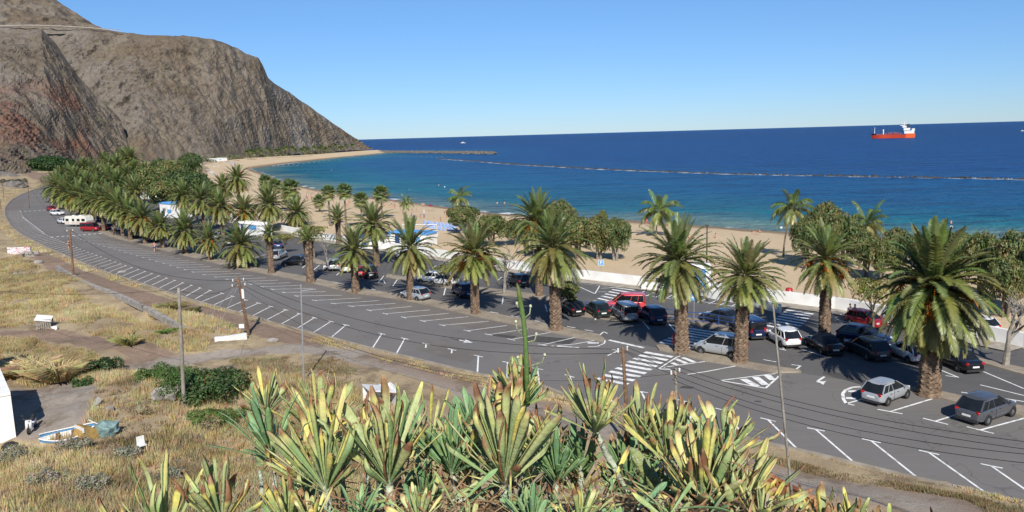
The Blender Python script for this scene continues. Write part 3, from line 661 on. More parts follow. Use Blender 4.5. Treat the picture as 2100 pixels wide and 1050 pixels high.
def coco_crown(seed,n=22,L=3.0):
    rd=random.Random(seed); b=MB()
    for i in range(n):
        t=(i+.5)/n; az=i*2.39996+rd.uniform(-.3,.3); el=math.radians(82-t*125+rd.uniform(-8,8))
        col=tuple(v*rd.uniform(.85,1.2) for v in lerp3((.12,.17,.045),(.33,.3,.13),max(0,t*1.5-.5)))
        frond(b,rd,(.08*math.cos(az),.08*math.sin(az),.1-t*.3),az,el,L*rd.uniform(.85,1.1),1.15+.3*rd.random(),col,26,.62,.07,-.1,.95,rd.uniform(-.5,.5))
    for i in range(5):
        az=rd.random()*6.28; frond(b,rd,(.1*math.cos(az),.1*math.sin(az),-.4),az,math.radians(-72),1.5,.2,(.16,.12,.08),12,.35,.06,.1,.9)
    return b.mesh('coconut_palm_crown',M['leaf'])
CROWN=[canary_crown(s,nf,L,em,dd) for s,nf,L,em,dd in ((1,100,3.6,-58,5),(2,84,3.6,-44,3),(3,94,3.6,-64,10),(4,74,3.6,-50,2),(5,110,3.6,-70,8))]
CROWNX=canary_crown(11,185,3.6,-80,14,46)
SMALL=[canary_crown(21,34,3.6,12,0),canary_crown(22,44,3.6,-8,2)]
FANC=[fan_crown(31),fan_crown(32)]; COCO=[coco_crown(41),coco_crown(42)]
def fruit_mesh(seed,n):
    rd=random.Random(seed); b=MB()
    for i in range(n):
        az=rd.random()*6.28; el=math.radians(rd.uniform(5,50)); p=Vector((.2*math.cos(az),.2*math.sin(az),-.1)); L=rd.uniform(1.,1.5); pts=[]
        for j in range(6):
            pts.append(tuple(p)); p=p+Vector((math.cos(el)*math.cos(az),math.cos(el)*math.sin(az),math.sin(el)))*L/5; el-=.42
        b.tube(pts,[.035]*6,5,0,(1.,.9,.7)); q=Vector(pts[-1])
        for j in range(46):
            o=Vector((rd.gauss(0,.17),rd.gauss(0,.17),rd.uniform(-.65,.12))); m=q.lerp(q+o,.5)+Vector((0,0,.06))
            b.tube([q,m,q+o],[.012,.01,.022],3,0,(rd.uniform(.7,1.15),rd.uniform(.6,1.1),.8),False)
            b.ball(q+o,.03,4,3,0,(rd.uniform(.8,1.3),rd.uniform(.7,1.1),.6))
    return b.mesh('fruit_stalks',M['fruit'])
FRUIT=[fruit_mesh(51,5),fruit_mesh(52,8)]
def palm_trunk(h,r,seed,style='canary',lean=(0,0)):
    rd=random.Random(seed); b=MB(); step=.16 if style=='canary' else .3; n=max(4,int(h/step)); seg=16 if style=='canary' else 8
    for i in range(n+1):
        t=i/n; z=h*t; rr=r*(1+.3*math.exp(-z/.2)+.14*math.exp(-z/1.2))
        if style=='canary': rr*=1+.32*max(0,(t-.62)/.38)**1.3
        else: rr*=1-.35*t
        ox,oy=lean[0]*t*t,lean[1]*t*t
        for k in range(seg):
            bump=0
            if style=='canary':
                bump=.10 if (i+k)%2 else -.05
                if t>.6: bump*=1.5
                bump+=rd.uniform(-.05,.05)
            a=2*math.pi*(k+(.5 if i%2 else 0))/seg
            b.v.append((ox+rr*(1+bump)*math.cos(a),oy+rr*(1+bump)*math.sin(a),z))
            v=rd.uniform(.75,1.25)*(.62 if (t>.62 and style=='canary') else 1.)
            if t>.6 and rd.random()<.1 and style=='canary': v=1.9
            b.c.append((v,v,v) if style=='canary' else (v*1.1,v*1.2,v*1.35))
    for i in range(n):
        for k in range(seg):
            k2=(k+1)%seg; b.f.append((i*seg+k,i*seg+k2,(i+1)*seg+k2,(i+1)*seg+k)); b.m.append(0)
    b.f.append(tuple(n*seg+k for k in range(seg))); b.m.append(0)
    return b.mesh('palm_trunk',M['palmtrunk'])
def palm(base,cy,rad,kind,label,group=None,fr=0,v=0,tr=None,lean=(0,0)):
    """base pixel of the trunk, row of the crown's heart, crown radius in photo pixels"""
    p=G(base[0],base[1]); p.z=0 if kind!='c' else -1.; 
    if kind in 'fc' : p=G(base[0],base[1],-.6); p.z=-.6
    h=ZTOP(p,cy)-p.z; D=p.y; R=rad*D/F
    if kind in 'px' and lean==(0,0): lr=random.Random(int(base[0]*3)); lean=(lr.uniform(-.35,.35),lr.uniform(-.35,.35))
    nm={'p':'canary_palm','x':'canary_palm','s':'young_canary_palm','f':'fan_palm','c':'coconut_palm'}[kind]
    r=root(nm,p,label,'palm tree',group)
    me={'p':CROWN,'x':[CROWNX],'s':SMALL,'f':FANC,'c':COCO}[kind]; me=me[v%len(me)]
    nat={'p':3.25,'x':3.3,'s':3.3,'f':1.85,'c':2.5}[kind]; s=R/nat
    th=h-(.25*s if kind!='s' else 0)
    tw=tr or {'p':.34,'x':.46,'s':.36,'f':.24,'c':.15}[kind]
    link('trunk',palm_trunk(th,tw,int(base[0]*7+base[1]),'canary' if kind in 'pxs' else 'thin',lean),r)
    vr=random.Random(int(base[0]*13+base[1])); c=link('crown',me,r,(lean[0],lean[1],th+.3*s if kind in 'pxs' else th),(base[0]*1.7)%6.28,(s*vr.uniform(.94,1.08),s*vr.uniform(.94,1.08),s*vr.uniform(.9,1.08)))
    c.rotation_euler[0]=vr.uniform(-.09,.09); c.rotation_euler[1]=vr.uniform(-.09,.09)
    if fr: link('fruit_stalks',FRUIT[fr-1],r,(lean[0],lean[1],th+.55*s),(base[0]*2.3)%6.28,s*1.35)
    return r
FR='canary palms in the strip beside the main road'
front=[((1905,810),592,118,'x','huge Canary palm with broad shaggy crown and orange fruit at the right edge',2,0,.62),
((1518,745),568,80,'p','Canary palm with two-tone trunk hiding the rear of the silver van',0,1,.5),
((1398,724),540,86,'p','Canary palm with a red litter bin against its trunk base',0,0,.52),
((1140,678),512,78,'p','tall thick-trunked Canary palm left of the row of dark parked cars',0,2,.52),
((975,645),525,68,'p','Canary palm with heavy bright orange fruit bunches in the middle of the front row',2,1,.42),
((842,616),510,58,'p','Canary palm standing in front of the silver hatchback',0,3,.38),
((730,601),515,46,'p','Canary palm in front of the red car in the front row',0,1,.42),
((637,580),495,32,'s','short palm with swollen pineapple-shaped trunk top',0,0,.46),
((557,562),483,26,'s','slim palm with a small upright tuft on a ringed trunk',0,1,.4),
((490,550),505,46,'p','low Canary palm with very short trunk and wide green crown',0,2,.36),
((432,534),492,32,'p','small Canary palm with orange fruit left of the low wide one',1,3,.34),
((378,521),474,38,'p','dark-trunked Canary palm with a starburst crown behind the jogger',0,0,.36),
((334,510),464,33,'p','Canary palm just left of the starburst-crowned one',0,1,.34),
((298,501),449,36,'p','Canary palm with orange fruit beside the parked black car',2,2,.34),
((268,493),436,34,'p','Canary palm with twin-looking trunk right of the white hatchback',0,3,.32),
((252,487),424,35,'p','Canary palm crowded behind the twin-looking one',0,0,.3),
((236,483),412,36,'p','dark Canary palm right of the red minibus',0,1,.3),
((213,476),413,37,'p','Canary palm with leaning stub at the nose of the red minibus',0,2,.32),
((193,460),411,36,'p','Canary palm rising behind the front of the white caravan',0,3,.32),
((165,440),404,36,'p','Canary palm with orange fruit over the caravan roof',1,0,.3),
((140,428),397,34,'p','Canary palm shading the white estate car',0,1,.3),
((122,414),384,33,'p','leftmost low Canary palm beside the bend of the road',1,2,.3)]
for a in front:
    palm(a[0],a[1],a[2],a[3],a[4],FR,a[5],a[6],a[7])
BK='palms behind the first row'
back=[((1690,695),535,72,'p','Canary palm with golden fruit stalks right of the white hatchback',2,3,.45),
((1106,608),455,60,'p','palm with brown flower stalks rising behind the tall thick-trunked one',1,0,.4),
((773,545),462,47,'p','Canary palm beside the blue-edged kiosk by the beach wall',0,1,.4),
((695,500),452,32,'s','young palm with arching fronds on a stout stump near the beach wall',0,0,.4),
((613,468),438,34,'p','low palm casting a shadow on the sand behind the car park',0,2,.3),
((557,475),420,38,'p','dense dark palm in the middle of the second row',0,0,.42),
((506,476),436,34,'p','palm with orange fruit left of the dense dark one',2,1,.32),
((458,484),425,33,'p','palm with glowing orange fruit bunches near the white wall',2,2,.32),
((420,474),410,32,'p','palm above the yellow-green umbrella tree',0,3,.32),
((378,462),403,32,'p','palm in front of the blue-roofed white kiosk',0,0,.32),
((492,432),368,31,'p','tall shaggy palm with a crown of hanging fronds by the beach',0,2,.42),
((460,430),386,27,'p','smaller palm leaning on the left of the tall shaggy one',0,1,.3),
((283,440),393,28,'p','palm between the broad trees and the white steps',0,1,.3),((245,428),377,28,'p','palm over the shaded parking left of the white steps',0,2,.3),((205,420),385,30,'p','palm in the second row behind the minibus palms',1,3,.3)]
for a in back: palm(a[0],a[1],a[2],a[3],a[4],BK,a[5],a[6],a[7])
CL='dark palms clustered in the grove at the far left'
for i,(x,y,cy,r) in enumerate([(176,400,348,24),(202,402,362,25),(228,385,338,22),(243,392,345,22),(270,378,328,22),(282,388,341,20),(220,376,332,18),(300,400,350,18),(150,404,358,24),(128,402,363,24),(190,383,343,20),(255,370,325,17),(160,410,372,25),(225,410,368,26),(262,405,362,24),(180,420,382,28)]):
    palm((x,y),cy+(i*37%11-5),r*(.8+.05*(i*29%9)),'p','dark green palm packed in the grove at the far left of the car park',CL,0,i)
FN='fan palms by the beach'
for i,(x,y,cy,r,l) in enumerate([(678,474,392,19,'fan palm on a pale trunk, left of the pair standing on the sand'),(711,480,389,20,'fan palm on a pale trunk, right of the pair standing on the sand'),(656,440,410,15,'short slender fan palm left of the pair on the sand'),(742,450,407,19,'bushy fan palm right of the pair on the sand'),(784,452,394,21,'fan palm nearest the surf line, right of the bushy one'),
 (548,430,370,17,'leftmost fan palm of the beach clump'),(568,440,378,18,'middle fan palm of the beach clump'),(600,452,384,23,'large rounded fan palm at the right of the beach clump'),(592,440,402,17,'low fan palm under the large rounded one')]):
    palm((x,y),cy,r,'f',l,FN,0,i,None)
for i,(x,y,cy,r,l,ln) in enumerate([(833,458,414,17,'small coconut palm alone on the sand',(.2,0)),(942,472,402,27,'coconut palm whose top shows above the rounded sea-grape tree',(.3,0)),(1346,482,428,42,'coconut palm with wind-blown fronds on the sand left of the dark lamp post',(.5,0)),(1606,535,421,50,'tall slender coconut palm standing against the sea',(1.1,0)),(1762,560,455,46,'coconut palm with yellowing fronds among the dark round trees',(.8,0))]):
    palm((x,y),cy,r,'c',l,'coconut palms on the beach',0,i,None,ln)
# far slim palms at the mountain foot
rd=random.Random(77)
for i in range(26):
    x=505+i*8.6+rd.uniform(-3,3); y=np.interp(x,[505,560,650,745],[327,322,316.5,309.5])+rd.uniform(-.6,.4)
    p=G(x,y,-.5); r=root('fan_palm',p,'tiny palm in the line along the far end of the beach','palm tree','palms at the foot of the mountain')
    h=rd.uniform(7,11); link('trunk',palm_trunk(h,.3,i,'thin'),r); link('crown',FANC[i%2],r,(0,0,h),i,1.9)
# ---------------------------------------------------------------- broadleaf trees
def leaf_crown(seed,lobes,n,size,cols,flat=.75,shell=.55,gap=.15):
    """lobes: (x,y,z,r)"""
    rd=random.Random(seed); b=MB(); W=[l[3]**2 for l in lobes]
    for i in range(n):
        l=rd.choices(lobes,W)[0]; u=Vector((rd.gauss(0,1),rd.gauss(0,1),rd.gauss(0,1))).normalized()
        if u.z<-.3 and rd.random()<.6: u.z=-u.z
        r=l[3]*(rd.uniform(shell,1.)**.7)*(1+.18*noise.noise(u*2.3+Vector((l[0],l[1],seed))))
        c=Vector((l[0]+u.x*r,l[1]+u.y*r,l[2]+u.z*r*flat))
        if noise.noise(c*(1.1/ max(.6,l[3]*.5))+Vector((seed,0,0)))<-gap-.18: continue
        nrm=(u+Vector((rd.gauss(0,.55),rd.gauss(0,.55),rd.gauss(0,.45)+.35))).normalized(); t=nrm.orthogonal().normalized(); t=(Matrix.Rotation(rd.random()*6.28,3,nrm)@t); s=nrm.cross(t)
        z=size*rd.uniform(.6,1.25); k=noise.noise(c*.55+Vector((0,seed,0)))
        col=cols[0] if k<-.12 else cols[1] if k<.16 else cols[2]
        if rd.random()<.16: col=cols[rd.randrange(len(cols))]
        col=tuple(v*rd.uniform(.75,1.25) for v in col); n0=len(b.v)
        b.v.extend([tuple(c-t*z),tuple(c+s*z*.55-nrm*z*.1),tuple(c+t*z),tuple(c-s*z*.55-nrm*z*.1)]); b.c.extend([col]*4); b.f.append((n0,n0+1,n0+2,n0+3)); b.m.append(0)
    return b
def limbs(b,base,ends,r0,rd,mi=0):
    for e in ends:
        e=Vector(e); p=Vector(base); m=p.lerp(e,.45)+Vector((rd.uniform(-.3,.3),rd.uniform(-.3,.3),rd.uniform(-.1,.3)))
        b.tube([p,p.lerp(m,.5)+Vector((rd.uniform(-.1,.1),rd.uniform(-.1,.1),0)),m,e],[r0,r0*.8,r0*.55,r0*.25],6,mi)
GRN=[(.055,.095,.03),(.085,.125,.035),(.125,.145,.045)]
OLV=[(.09,.13,.035),(.15,.17,.05),(.22,.2,.07)]
SEAG=[(.08,.12,.035),(.14,.165,.05),(.2,.185,.065),(.26,.15,.06)]
YEL=[(.16,.17,.035),(.24,.23,.05),(.3,.24,.07)]
DRK=[(.025,.06,.014),(.035,.08,.018),(.055,.105,.025)]
def proto_tree(seed,R,H,n,size,cols,multi=1,nl=11,flat=.8,tr=.2,low=.35):
    """crown radius R, top height H"""
    rd=random.Random(seed); lob=[]
    for i in range(nl):
        a=i*2.4+rd.uniform(-.4,.4); q=R*math.sqrt((i+.6)/nl)*.72; r=R*rd.uniform(.3,.46)
        zt=H-r*flat-(H*(1-low))*.5*(q/R)**1.6*rd.uniform(.7,1.3); lob.append((q*math.cos(a),q*math.sin(a),zt,r))
        if i%2==0: lob.append((q*math.cos(a+1)*1.05,q*math.sin(a+1)*1.05,max(H*low+.3,zt-r*1.1),r*.85))
    cr=leaf_crown(seed,lob,n,size,cols,flat).mesh('crown',M['tleaf'])
    tb=MB(); 
    for k in range(multi):
        a=k*6.28/max(1,multi)+.5; bx=(.25*math.cos(a)*(multi>1),.25*math.sin(a)*(multi>1),-.2); m=(bx[0]*2.2+rd.uniform(-.2,.2),bx[1]*2.2,H*.38)
        tb.tube([bx,(bx[0]*1.6,bx[1]*1.6,H*.18),m],[tr*1.25,tr,tr*.8],8)
        limbs(tb,m,[(l[0],l[1],l[2]) for l in lob[k::multi]][:7],tr*.55,rd)
    return cr,tb.mesh('trunk',M['bark' if cols is not SEAG else 'greybark'])
PT={'sea1':proto_tree(61,3.,4.6,9500,.15,SEAG,4),'sea2':proto_tree(62,3.,4.6,9500,.15,OLV,3),'sea3':proto_tree(63,3.,4.8,9500,.15,SEAG,3,14),
 'grn1':proto_tree(64,5.,7.,7500,.26,GRN,1,14),'grn2':proto_tree(65,5.,7.,7500,.26,OLV,1,15),'dome':proto_tree(66,8.,8.5,16000,.33,DRK,2,20,.75,.4,.05),
 'yel':proto_tree(67,3.,4.2,1900,.13,YEL,1,9,.4,.12,.6),'bush':proto_tree(68,1.2,2.6,2600,.12,YEL[:2]+[GRN[2]],2,8,.8,.06,.1)}
def tree(kind,base,top,rad,label,group=None,z=0.,nm=None,cat='tree'):
    cr,tk=PT[kind]; R0,H0={'sea1':(3,4.6),'sea2':(3,4.6),'sea3':(3,4.8),'grn1':(5,7),'grn2':(5,7),'dome':(8,8.5),'yel':(3,4.2),'bush':(1.2,2.6)}[kind]
    p=G(base[0],base[1],z); h=ZTOP(p,top)-z; s=rad*p.y/F/R0; sz=h/H0
    r=root(nm or {'s':'sea_grape_tree','g':'broadleaf_tree','d':'broadleaf_tree','y':'umbrella_tree','b':'shrub'}[kind[0]],p,label,cat,group)
    rz=(base[0]*1.3)%6.28; link('crown',cr,r,None,rz,(s,s,sz)); link('trunk',tk,r,None,rz,(s,s,sz)); return r
TS='trees along the beach'
tree('dome',(105,362),317,52,'big dark green dome-shaped tree alone at the foot of the cliff')
for a in [('sea1',(950,480),418,36,'grey-brown rounded tree right below the coconut palm top'),('sea2',(1008,510),436,38,'green tree between the rounded grey-brown one and the tall palm'),('sea1',(1060,505),447,34,'tree half hidden by the left fronds of the tall thick-trunked palm'),('sea3',(1150,520),405,36,'highest sea-grape tree behind the tall thick-trunked palm'),
 ('sea2',(1185,535),438,36,'sea-grape tree left of the brownish pair'),('sea3',(1228,538),436,34,'brownish sea-grape tree of the pair in front of the surf, left'),('sea1',(1262,540),443,36,'brownish sea-grape tree of the pair in front of the surf, right'),('sea2',(1100,530),455,36,'low sea-grape tree just behind the tall thick-trunked palm trunk')]: tree(a[0],a[1],a[2],a[3],a[4],TS)
for a in [('sea3',(1690,545),408,40,'tall dark rounded tree left of the yellowing coconut palm'),('sea1',(1652,552),440,34,'dark tree touching the slender coconut palm trunk'),('sea2',(1730,560),432,36,'tree just right of the tall dark rounded one'),('sea3',(1775,570),470,34,'tree below the yellowing coconut palm'),('sea1',(1838,578),462,36,'tree just left of the huge palm crown'),('sea2',(1810,585),485,32,'low tree in front of the one left of the huge palm'),
 ('sea3',(1905,590),472,36,'tree behind the top of the huge palm'),('sea1',(1960,600),466,38,'tree right behind the top fronds of the huge palm'),('sea2',(2010,612),470,40,'olive tree at the right of the huge palm'),('sea3',(2070,630),466,46,'tall olive tree at the right edge'),('sea2',(2060,660),520,44,'nearest bushy tree at the right edge above the bare one'),('sea1',(2130,660),480,50,'tree cut by the right edge of the view')]: tree(a[0],a[1],a[2],a[3],a[4],TS)
tree('sea2',(1236,500),427,12,'small dark tree top sticking up above the brownish pair',TS)
for a in [('grn2',(312,418),338,46,'large olive-green tree in the middle of the grove'),('grn1',(385,425),346,58,'large dark-green spreading tree beside the far beach'),('grn2',(345,430),366,46,'brown-green tree in front of the white steps'),('grn1',(425,425),368,28,'dark tree at the beach side of the spreading one'),('grn2',(350,390),324,34,'tree at the back of the grove, left of the bright one'),('grn1',(395,372),310,27,'bright green tree at the back of the grove by the white beach huts'),('grn2',(300,400),336,26,'olive tree at the back left of the grove'),('grn1',(330,375),323,22,'low tree at the far back of the grove'),('grn2',(270,415),358,28,'olive tree behind the second-row palms'),('grn1',(240,400),350,26,'dark tree behind the left palms'),('grn2',(170,412),372,26,'yellowish tree between the left palms')]: tree(a[0],a[1],a[2],a[3],a[4],'trees of the grove at the left')
tree('yel',(408,470),420,30,'flat-topped yellow-green tree behind the starburst palm')
tree('yel',(645,530),461,42,'flat-topped yellow-green tree above the swollen-trunked palm')
tree('yel',(585,520),478,24,'small grey-green flat tree left of the silver hatchback in the back lane')
tree('yel',(1790,680),568,62,'spreading yellow-green tree above the red car on the right')
tree('bush',(1165,640),573,26,'leafy yellow-green shrub beside the trunk of the tall thick-trunked palm',cat='shrub')
tree('yel',(925,590),540,44,'thin-leaved pale tree behind the orange-fruited palm')
def bare_tree(name,base,top,seed,label,r0=.2,spread=1.,n=5):
    rd=random.Random(seed); p=G(*base); h=ZTOP(p,top); b=MB()
    def br(q,d,l,r,k):
        d=Vector(d).normalized(); e=q+d*l; b.tube([q,q.lerp(e,.5)+Vector((rd.uniform(-.06,.06),rd.uniform(-.06,.06),0))*l,e],[r,r*.85,r*.62],5 if k>1 else 8)
        if k<n:
            for _ in range(3 if k<3 else 2): br(e,d+Vector((rd.gauss(0,.6),rd.gauss(0,.6),rd.uniform(-.1,.5)))*spread,l*rd.uniform(.6,.85),r*.58,k+1)
    r=root(name,p,label,'tree'); br(Vector((0,0,-.1)),(rd.uniform(-.15,.15),0,1),h*.36,r0,0); b.build('branches',M['greybark'],r); return r
bare_tree('bare_tree',(2062,752),598,5,'leafless grey tree in the strip at the right edge',.26)
bare_tree('bare_tree',(1033,604),520,6,'pale leaning bare tree in the strip behind the orange-fruited palm',.24)
bare_tree('bare_tree',(912,587),530,7,'thin bare tree beside the two white cars',.14)
bare_tree('bare_tree',(672,545),490,8,'forked bare tree behind the swollen-trunked palm',.15)
bare_tree('bare_tree',(290,637),617,9,'tiny leafless sapling in the dry grass',.05)
# ================================================================ VEHICLES
CARS={ # L,W,H, belt, ground clearance, outline points of lower body top (x frac, z), greenhouse (x0 base rear, x0 roof rear, x1 roof front, x1 base front)
'hatch':dict(L=3.8,W=1.7,H=1.5,belt=.95,low=[(-.5,.66),(-.485,.95),(-.2,.97),(.24,.94),(.44,.78),(.5,.5)],gh=(-.488,-.36,.05,.31)),
'suv':dict(L=4.35,W=1.83,H=1.62,belt=1.02,low=[(-.5,.7),(-.49,1.0),(-.2,1.04),(.22,1.03),(.45,.9),(.5,.62)],gh=(-.488,-.35,.06,.29)),
'saloon':dict(L=4.5,W=1.78,H=1.43,belt=.93,low=[(-.5,.6),(-.49,.93),(-.33,.97),(.22,.93),(.45,.75),(.5,.5)],gh=(-.36,-.2,.06,.25)),
'van':dict(L=4.2,W=1.75,H=1.82,belt=1.08,low=[(-.5,.7),(-.49,1.08),(0,1.1),(.24,1.07),(.46,.82),(.5,.55)],gh=(-.49,-.47,.1,.31)),
'minibus':dict(L=4.8,W=1.85,H=1.95,belt=1.15,low=[(-.5,.8),(-.49,1.15),(0,1.16),(.3,1.12),(.48,.85),(.5,.55)],gh=(-.49,-.47,.2,.37)),
}
def wheel(parent,x,y,r,s):
    b=MB(); seg=18; pr=[(.0,.62),(0,.97),(.03,1),(.17,1),(.2,.95)]
    for i in range(seg):
        a0,a1=2*math.pi*i/seg,2*math.pi*(i+1)/seg
        for (y0,r0),(y1,r1) in zip(pr,pr[1:]):
            b.face([(r*r0*math.cos(a0),-y0*s,r*r0*math.sin(a0)),(r*r0*math.cos(a1),-y0*s,r*r0*math.sin(a1)),(r*r1*math.cos(a1),-y1*s,r*r1*math.sin(a1)),(r*r1*math.cos(a0),-y1*s,r*r1*math.sin(a0))])
    t=b.build('wheel',M['black'],parent,loc=(x,y,r)); q=MB(); seg=10
    for i in range(seg):
        a0=2*math.pi*i/seg; a1=a0+2*math.pi*.62/seg; rr=r*.62
        q.face([(rr*.2*math.cos(a0),-.015*s,rr*.2*math.sin(a0)),(rr*math.cos(a0),-.02*s,rr*math.sin(a0)),(rr*math.cos(a1),-.02*s,rr*math.sin(a1)),(rr*.2*math.cos(a1),-.015*s,rr*.2*math.sin(a1))])
    q.cyl((0,-.03*s,0),(0,-.06*s,0),rr*.95,12); q.cyl((0,-.0*s,0),(0,-.03*s,0),rr*.24,8)
    q.build('rim',M['rim'],t)
def car(kind,name,p,heading,col,label,metal=.3,soft=False,cat='car',group='parked cars'):
    S=CARS[kind]; L,W,H=S['L'],S['W'],S['H']; r=root(name,p,label,cat,group,heading); pm=paint(col,PAL[col],metal); hw=W/2; wr=.31 if H<1.6 else .335
    xs=[-.5,-.495,-.47,-.41,-.36,-.3,-.22,-.1,.04,.16,.24,.3,.36,.42,.46,.485,.5]; lx=[a for a,_ in S['low']]; lz=[z for _,z in S['low']]
    b=MB(); ring=[]; wx=(-.30,.32)
    for x in xs:
        zt=np.interp(x,lx,lz); e=abs(x)*2; w=hw*(1-.30*max(0,(e-.78)/.22)**2*(1.2 if x>0 else .8)-.04*max(0,e-.5)); z0=.2+.12*max(0,(e-.9)/.1)
        if x in (-.5,.5): w*=.93
        arch=0
        P=[(x*L,-w*.86,z0),(x*L,-w*.97,z0+.1),(x*L,-w,zt*.62),(x*L,-w*.975,zt-.1),(x*L,-w*.9,zt-.015),(x*L,-w*.5,zt+.012),(x*L,0,zt+.02)]
        P=P+[(q[0],-q[1],q[2]) for q in P[-2::-1]]; ring.append(P)
    n=len(ring[0])
    for P in ring: b.v.extend(P); b.c.extend([(1,1,1)]*n)
    for i in range(len(ring)-1):
        for k in range(n-1): a=i*n+k; b.f.append((a,a+1,a+n+1,a+n)[::-1]); b.m.append(0)
        a=i*n; b.f.append((a,a+n,a+n+n-1,a+n-1)[::-1]); b.m.append(0)
    b.f.append(tuple(range(n))); b.m.append(0); b.f.append(tuple((len(ring)-1)*n+k for k in reversed(range(n)))); b.m.append(0)
    body=b.build('body',pm,r,smooth=True); rmod(body,1)
    # greenhouse glass
    x0,xr0,xr1,x1=[v*L for v in S['gh']]; bz=S['belt']-.06; zr=H-.05; g=MB(); wb=hw*.9; wt=hw*.74 if H<1.7 else hw*.82
    def sec(t,w,z,a,c):
        return None
    B=[(x0,-wb*.94,bz),(x0+.12,-wb,bz),(x1-.5,-wb,bz),(x1,-wb*.8,bz-.02),(x1,wb*.8,bz-.02),(x1-.5,wb,bz),(x0+.12,wb,bz),(x0,wb*.94,bz)]
    T=[(xr0,-wt*.94,zr-.03),(xr0+.12,-wt,zr),(xr1-.25,-wt,zr),(xr1,-wt*.85,zr-.02),(xr1,wt*.85,zr-.02),(xr1-.25,wt,zr),(xr0+.12,wt,zr),(xr0,wt*.94,zr-.03)]
    if not soft:
        gg=[g.v.extend(B+T),g.c.extend([(1,1,1)]*16)]
        for k in range(8): g.f.append((k,(k+1)%8,8+(k+1)%8,8+k)); g.m.append(0)
        g.f.append(tuple(range(8,16))); g.m.append(0); g.build('windows',M['glass'],r)
    rf=MB(); top=MB()
    def q(a,t): return tuple(B[a][i]+(T[a][i]-B[a][i])*t for i in range(3))
    # roof shell: slightly proud, crowned
    k=1.03; RT=[(v[0]*1.0,v[1]*k,v[2]-.05) for v in T]; RM=[(v[0]*.97+.0,v[1]*.8,v[2]+.05) for v in T]
    if not soft:
        cp=MB(); R1=[(v[0]*1.04,v[1]*1.08,v[2]-.09) for v in T]; R2=[(v[0]*1.03,v[1]*1.06,v[2]+.0) for v in T]; R3=[(v[0]*.92,v[1]*.8,v[2]+.055) for v in T]; R4=[(v[0]*.5,v[1]*.35,v[2]+.07) for v in T]
        cp.v.extend(R1+R2+R3+R4); cp.c.extend([(1,1,1)]*32)
        for j in range(3):
            for i in range(8): cp.f.append((j*8+i,j*8+(i+1)%8,j*8+8+(i+1)%8,j*8+8+i)); cp.m.append(0)
        cp.f.append(tuple(range(24,32))); cp.m.append(0); rmod(cp.build('roof',pm,r,smooth=True),2)
    # pillars
    def pil(a0,a1,t0,t1,w0,s):
        pts=[]
        y=1.012
        pm_=MB(); pm_.tube([(a0[0],a0[1]*y*s,a0[2]),(a1[0],a1[1]*y*s,a1[2])],[w0,w0*.85],4)
        if not soft: pm_.build('pillar',pm,r)
    for s in (-1,1):
        pil((x1-.04,wb*.86,bz),(xr1-.02,wt*.9,zr-.03),0,1,.035,s)
        mx=(x0+x1)/2-.1; pil((mx,wb*.985,bz),((xr0+xr1)/2,wt*.99,zr-.02),0,1,.03,s)
        pil((x0+.1,wb*.97,bz),(xr0+.08,wt*.97,zr-.03),0,1,.06 if kind!='saloon' else .05,s)
        if kind in('hatch','suv','minibus','van'): pil((x0+.75,wb*.99,bz),(xr0+.6,wt*.99,zr-.02),0,1,.03,s)
    if soft:
        top=MB(); top.v.extend(B+RM); top.c.extend([(1,1,1)]*16)
        for i in range(8): top.f.append((i,(i+1)%8,8+(i+1)%8,8+i)); top.m.append(0)
        top.f.append(tuple(range(8,16))); top.m.append(0)
        top.build('roof',M['plastic'],r,smooth=False)
        w=MB(); w.box(((x0+xr0)/2-.02,0,(bz+zr)/2+.03),(.03,wt*1.2,.26),rot=Matrix.Rotation(-math.atan2(xr0-x0,zr-bz)*-1,3,'Y')); w.build('windows',M['glass'],r)
    # wheels with dark arches
    for fx in wx:
        for s in (-1,1):
            a=MB(); rr=wr*1.17; y=(hw*.985)*s
            a.add([(fx*L,y,wr)]+[(fx*L+rr*math.cos(t),y+ (0.0),wr+rr*math.sin(t)) for t in np.linspace(-.35,math.pi+.35,13)],[(0,i+1,i+2)[::(1 if s<0 else -1)] for i in range(12)])
            a.build('wheel_arch',M['plastic'],r); wheel(r,fx*L,hw*1.005*s,wr,s)
    for s in (-1,1):
        l=MB(); e=lz[1]; l.box((-L*.480,hw*.69*s,e-.12),(.12,.22,.17 if kind not in('van','minibus') else .42),.35*s); l.build('tail_light',M['tail'],r)
        l=MB(); l.box((L*.452,hw*.62*s,lz[-2]-.1),(.2,.32,.12),-.5*s); l.build('headlight',M['lamp'],r)
        l=MB(); l.box((x1-.42,(hw*.97+.08)*s,bz+.12),(.1,.2,.13)); l.build('mirror',pm,r)
    l=MB(); l.box((-L*.5-.012,0,.58 if kind!='hatch' else .6),(.03,.52,.12)); l.build('number_plate',M['plate'],r)
    for c_,d_ in (((-L*.492,0,.3),(.1,W*.78,.16)),((L*.49,0,.32),(.1,W*.74,.2))): l=MB(); l.box(c_,d_); l.build('bumper',M['plastic'],r)
    for s in (-1,1):
        for x in (x0+ (x1-x0)*.33,x0+(x1-x0)*.6): l=MB(); l.box((x,hw*1.0*s,S['belt']-.17),(.16,.03,.03)); l.build('door_handle',M['plastic'],r)
        l=MB(); l.box(((x0+x1)/2-.1,hw*.992*s,.62),(.012,.02,.55)); l.build('door_seam',M['plastic'],r)
    return r
PAL=dict(silver=(.42,.44,.46),grey=(.10,.105,.12),white=(.72,.72,.72),black=(.012,.012,.014),navy=(.012,.025,.085),darkgrey=(.04,.045,.055),blue=(.02,.06,.2),red=(.42,.02,.02),pink=(.62,.07,.075),bluegrey=(.16,.22,.3),lightgrey=(.36,.38,.4),cream=(.7,.68,.6),green=(.02,.035,.03))
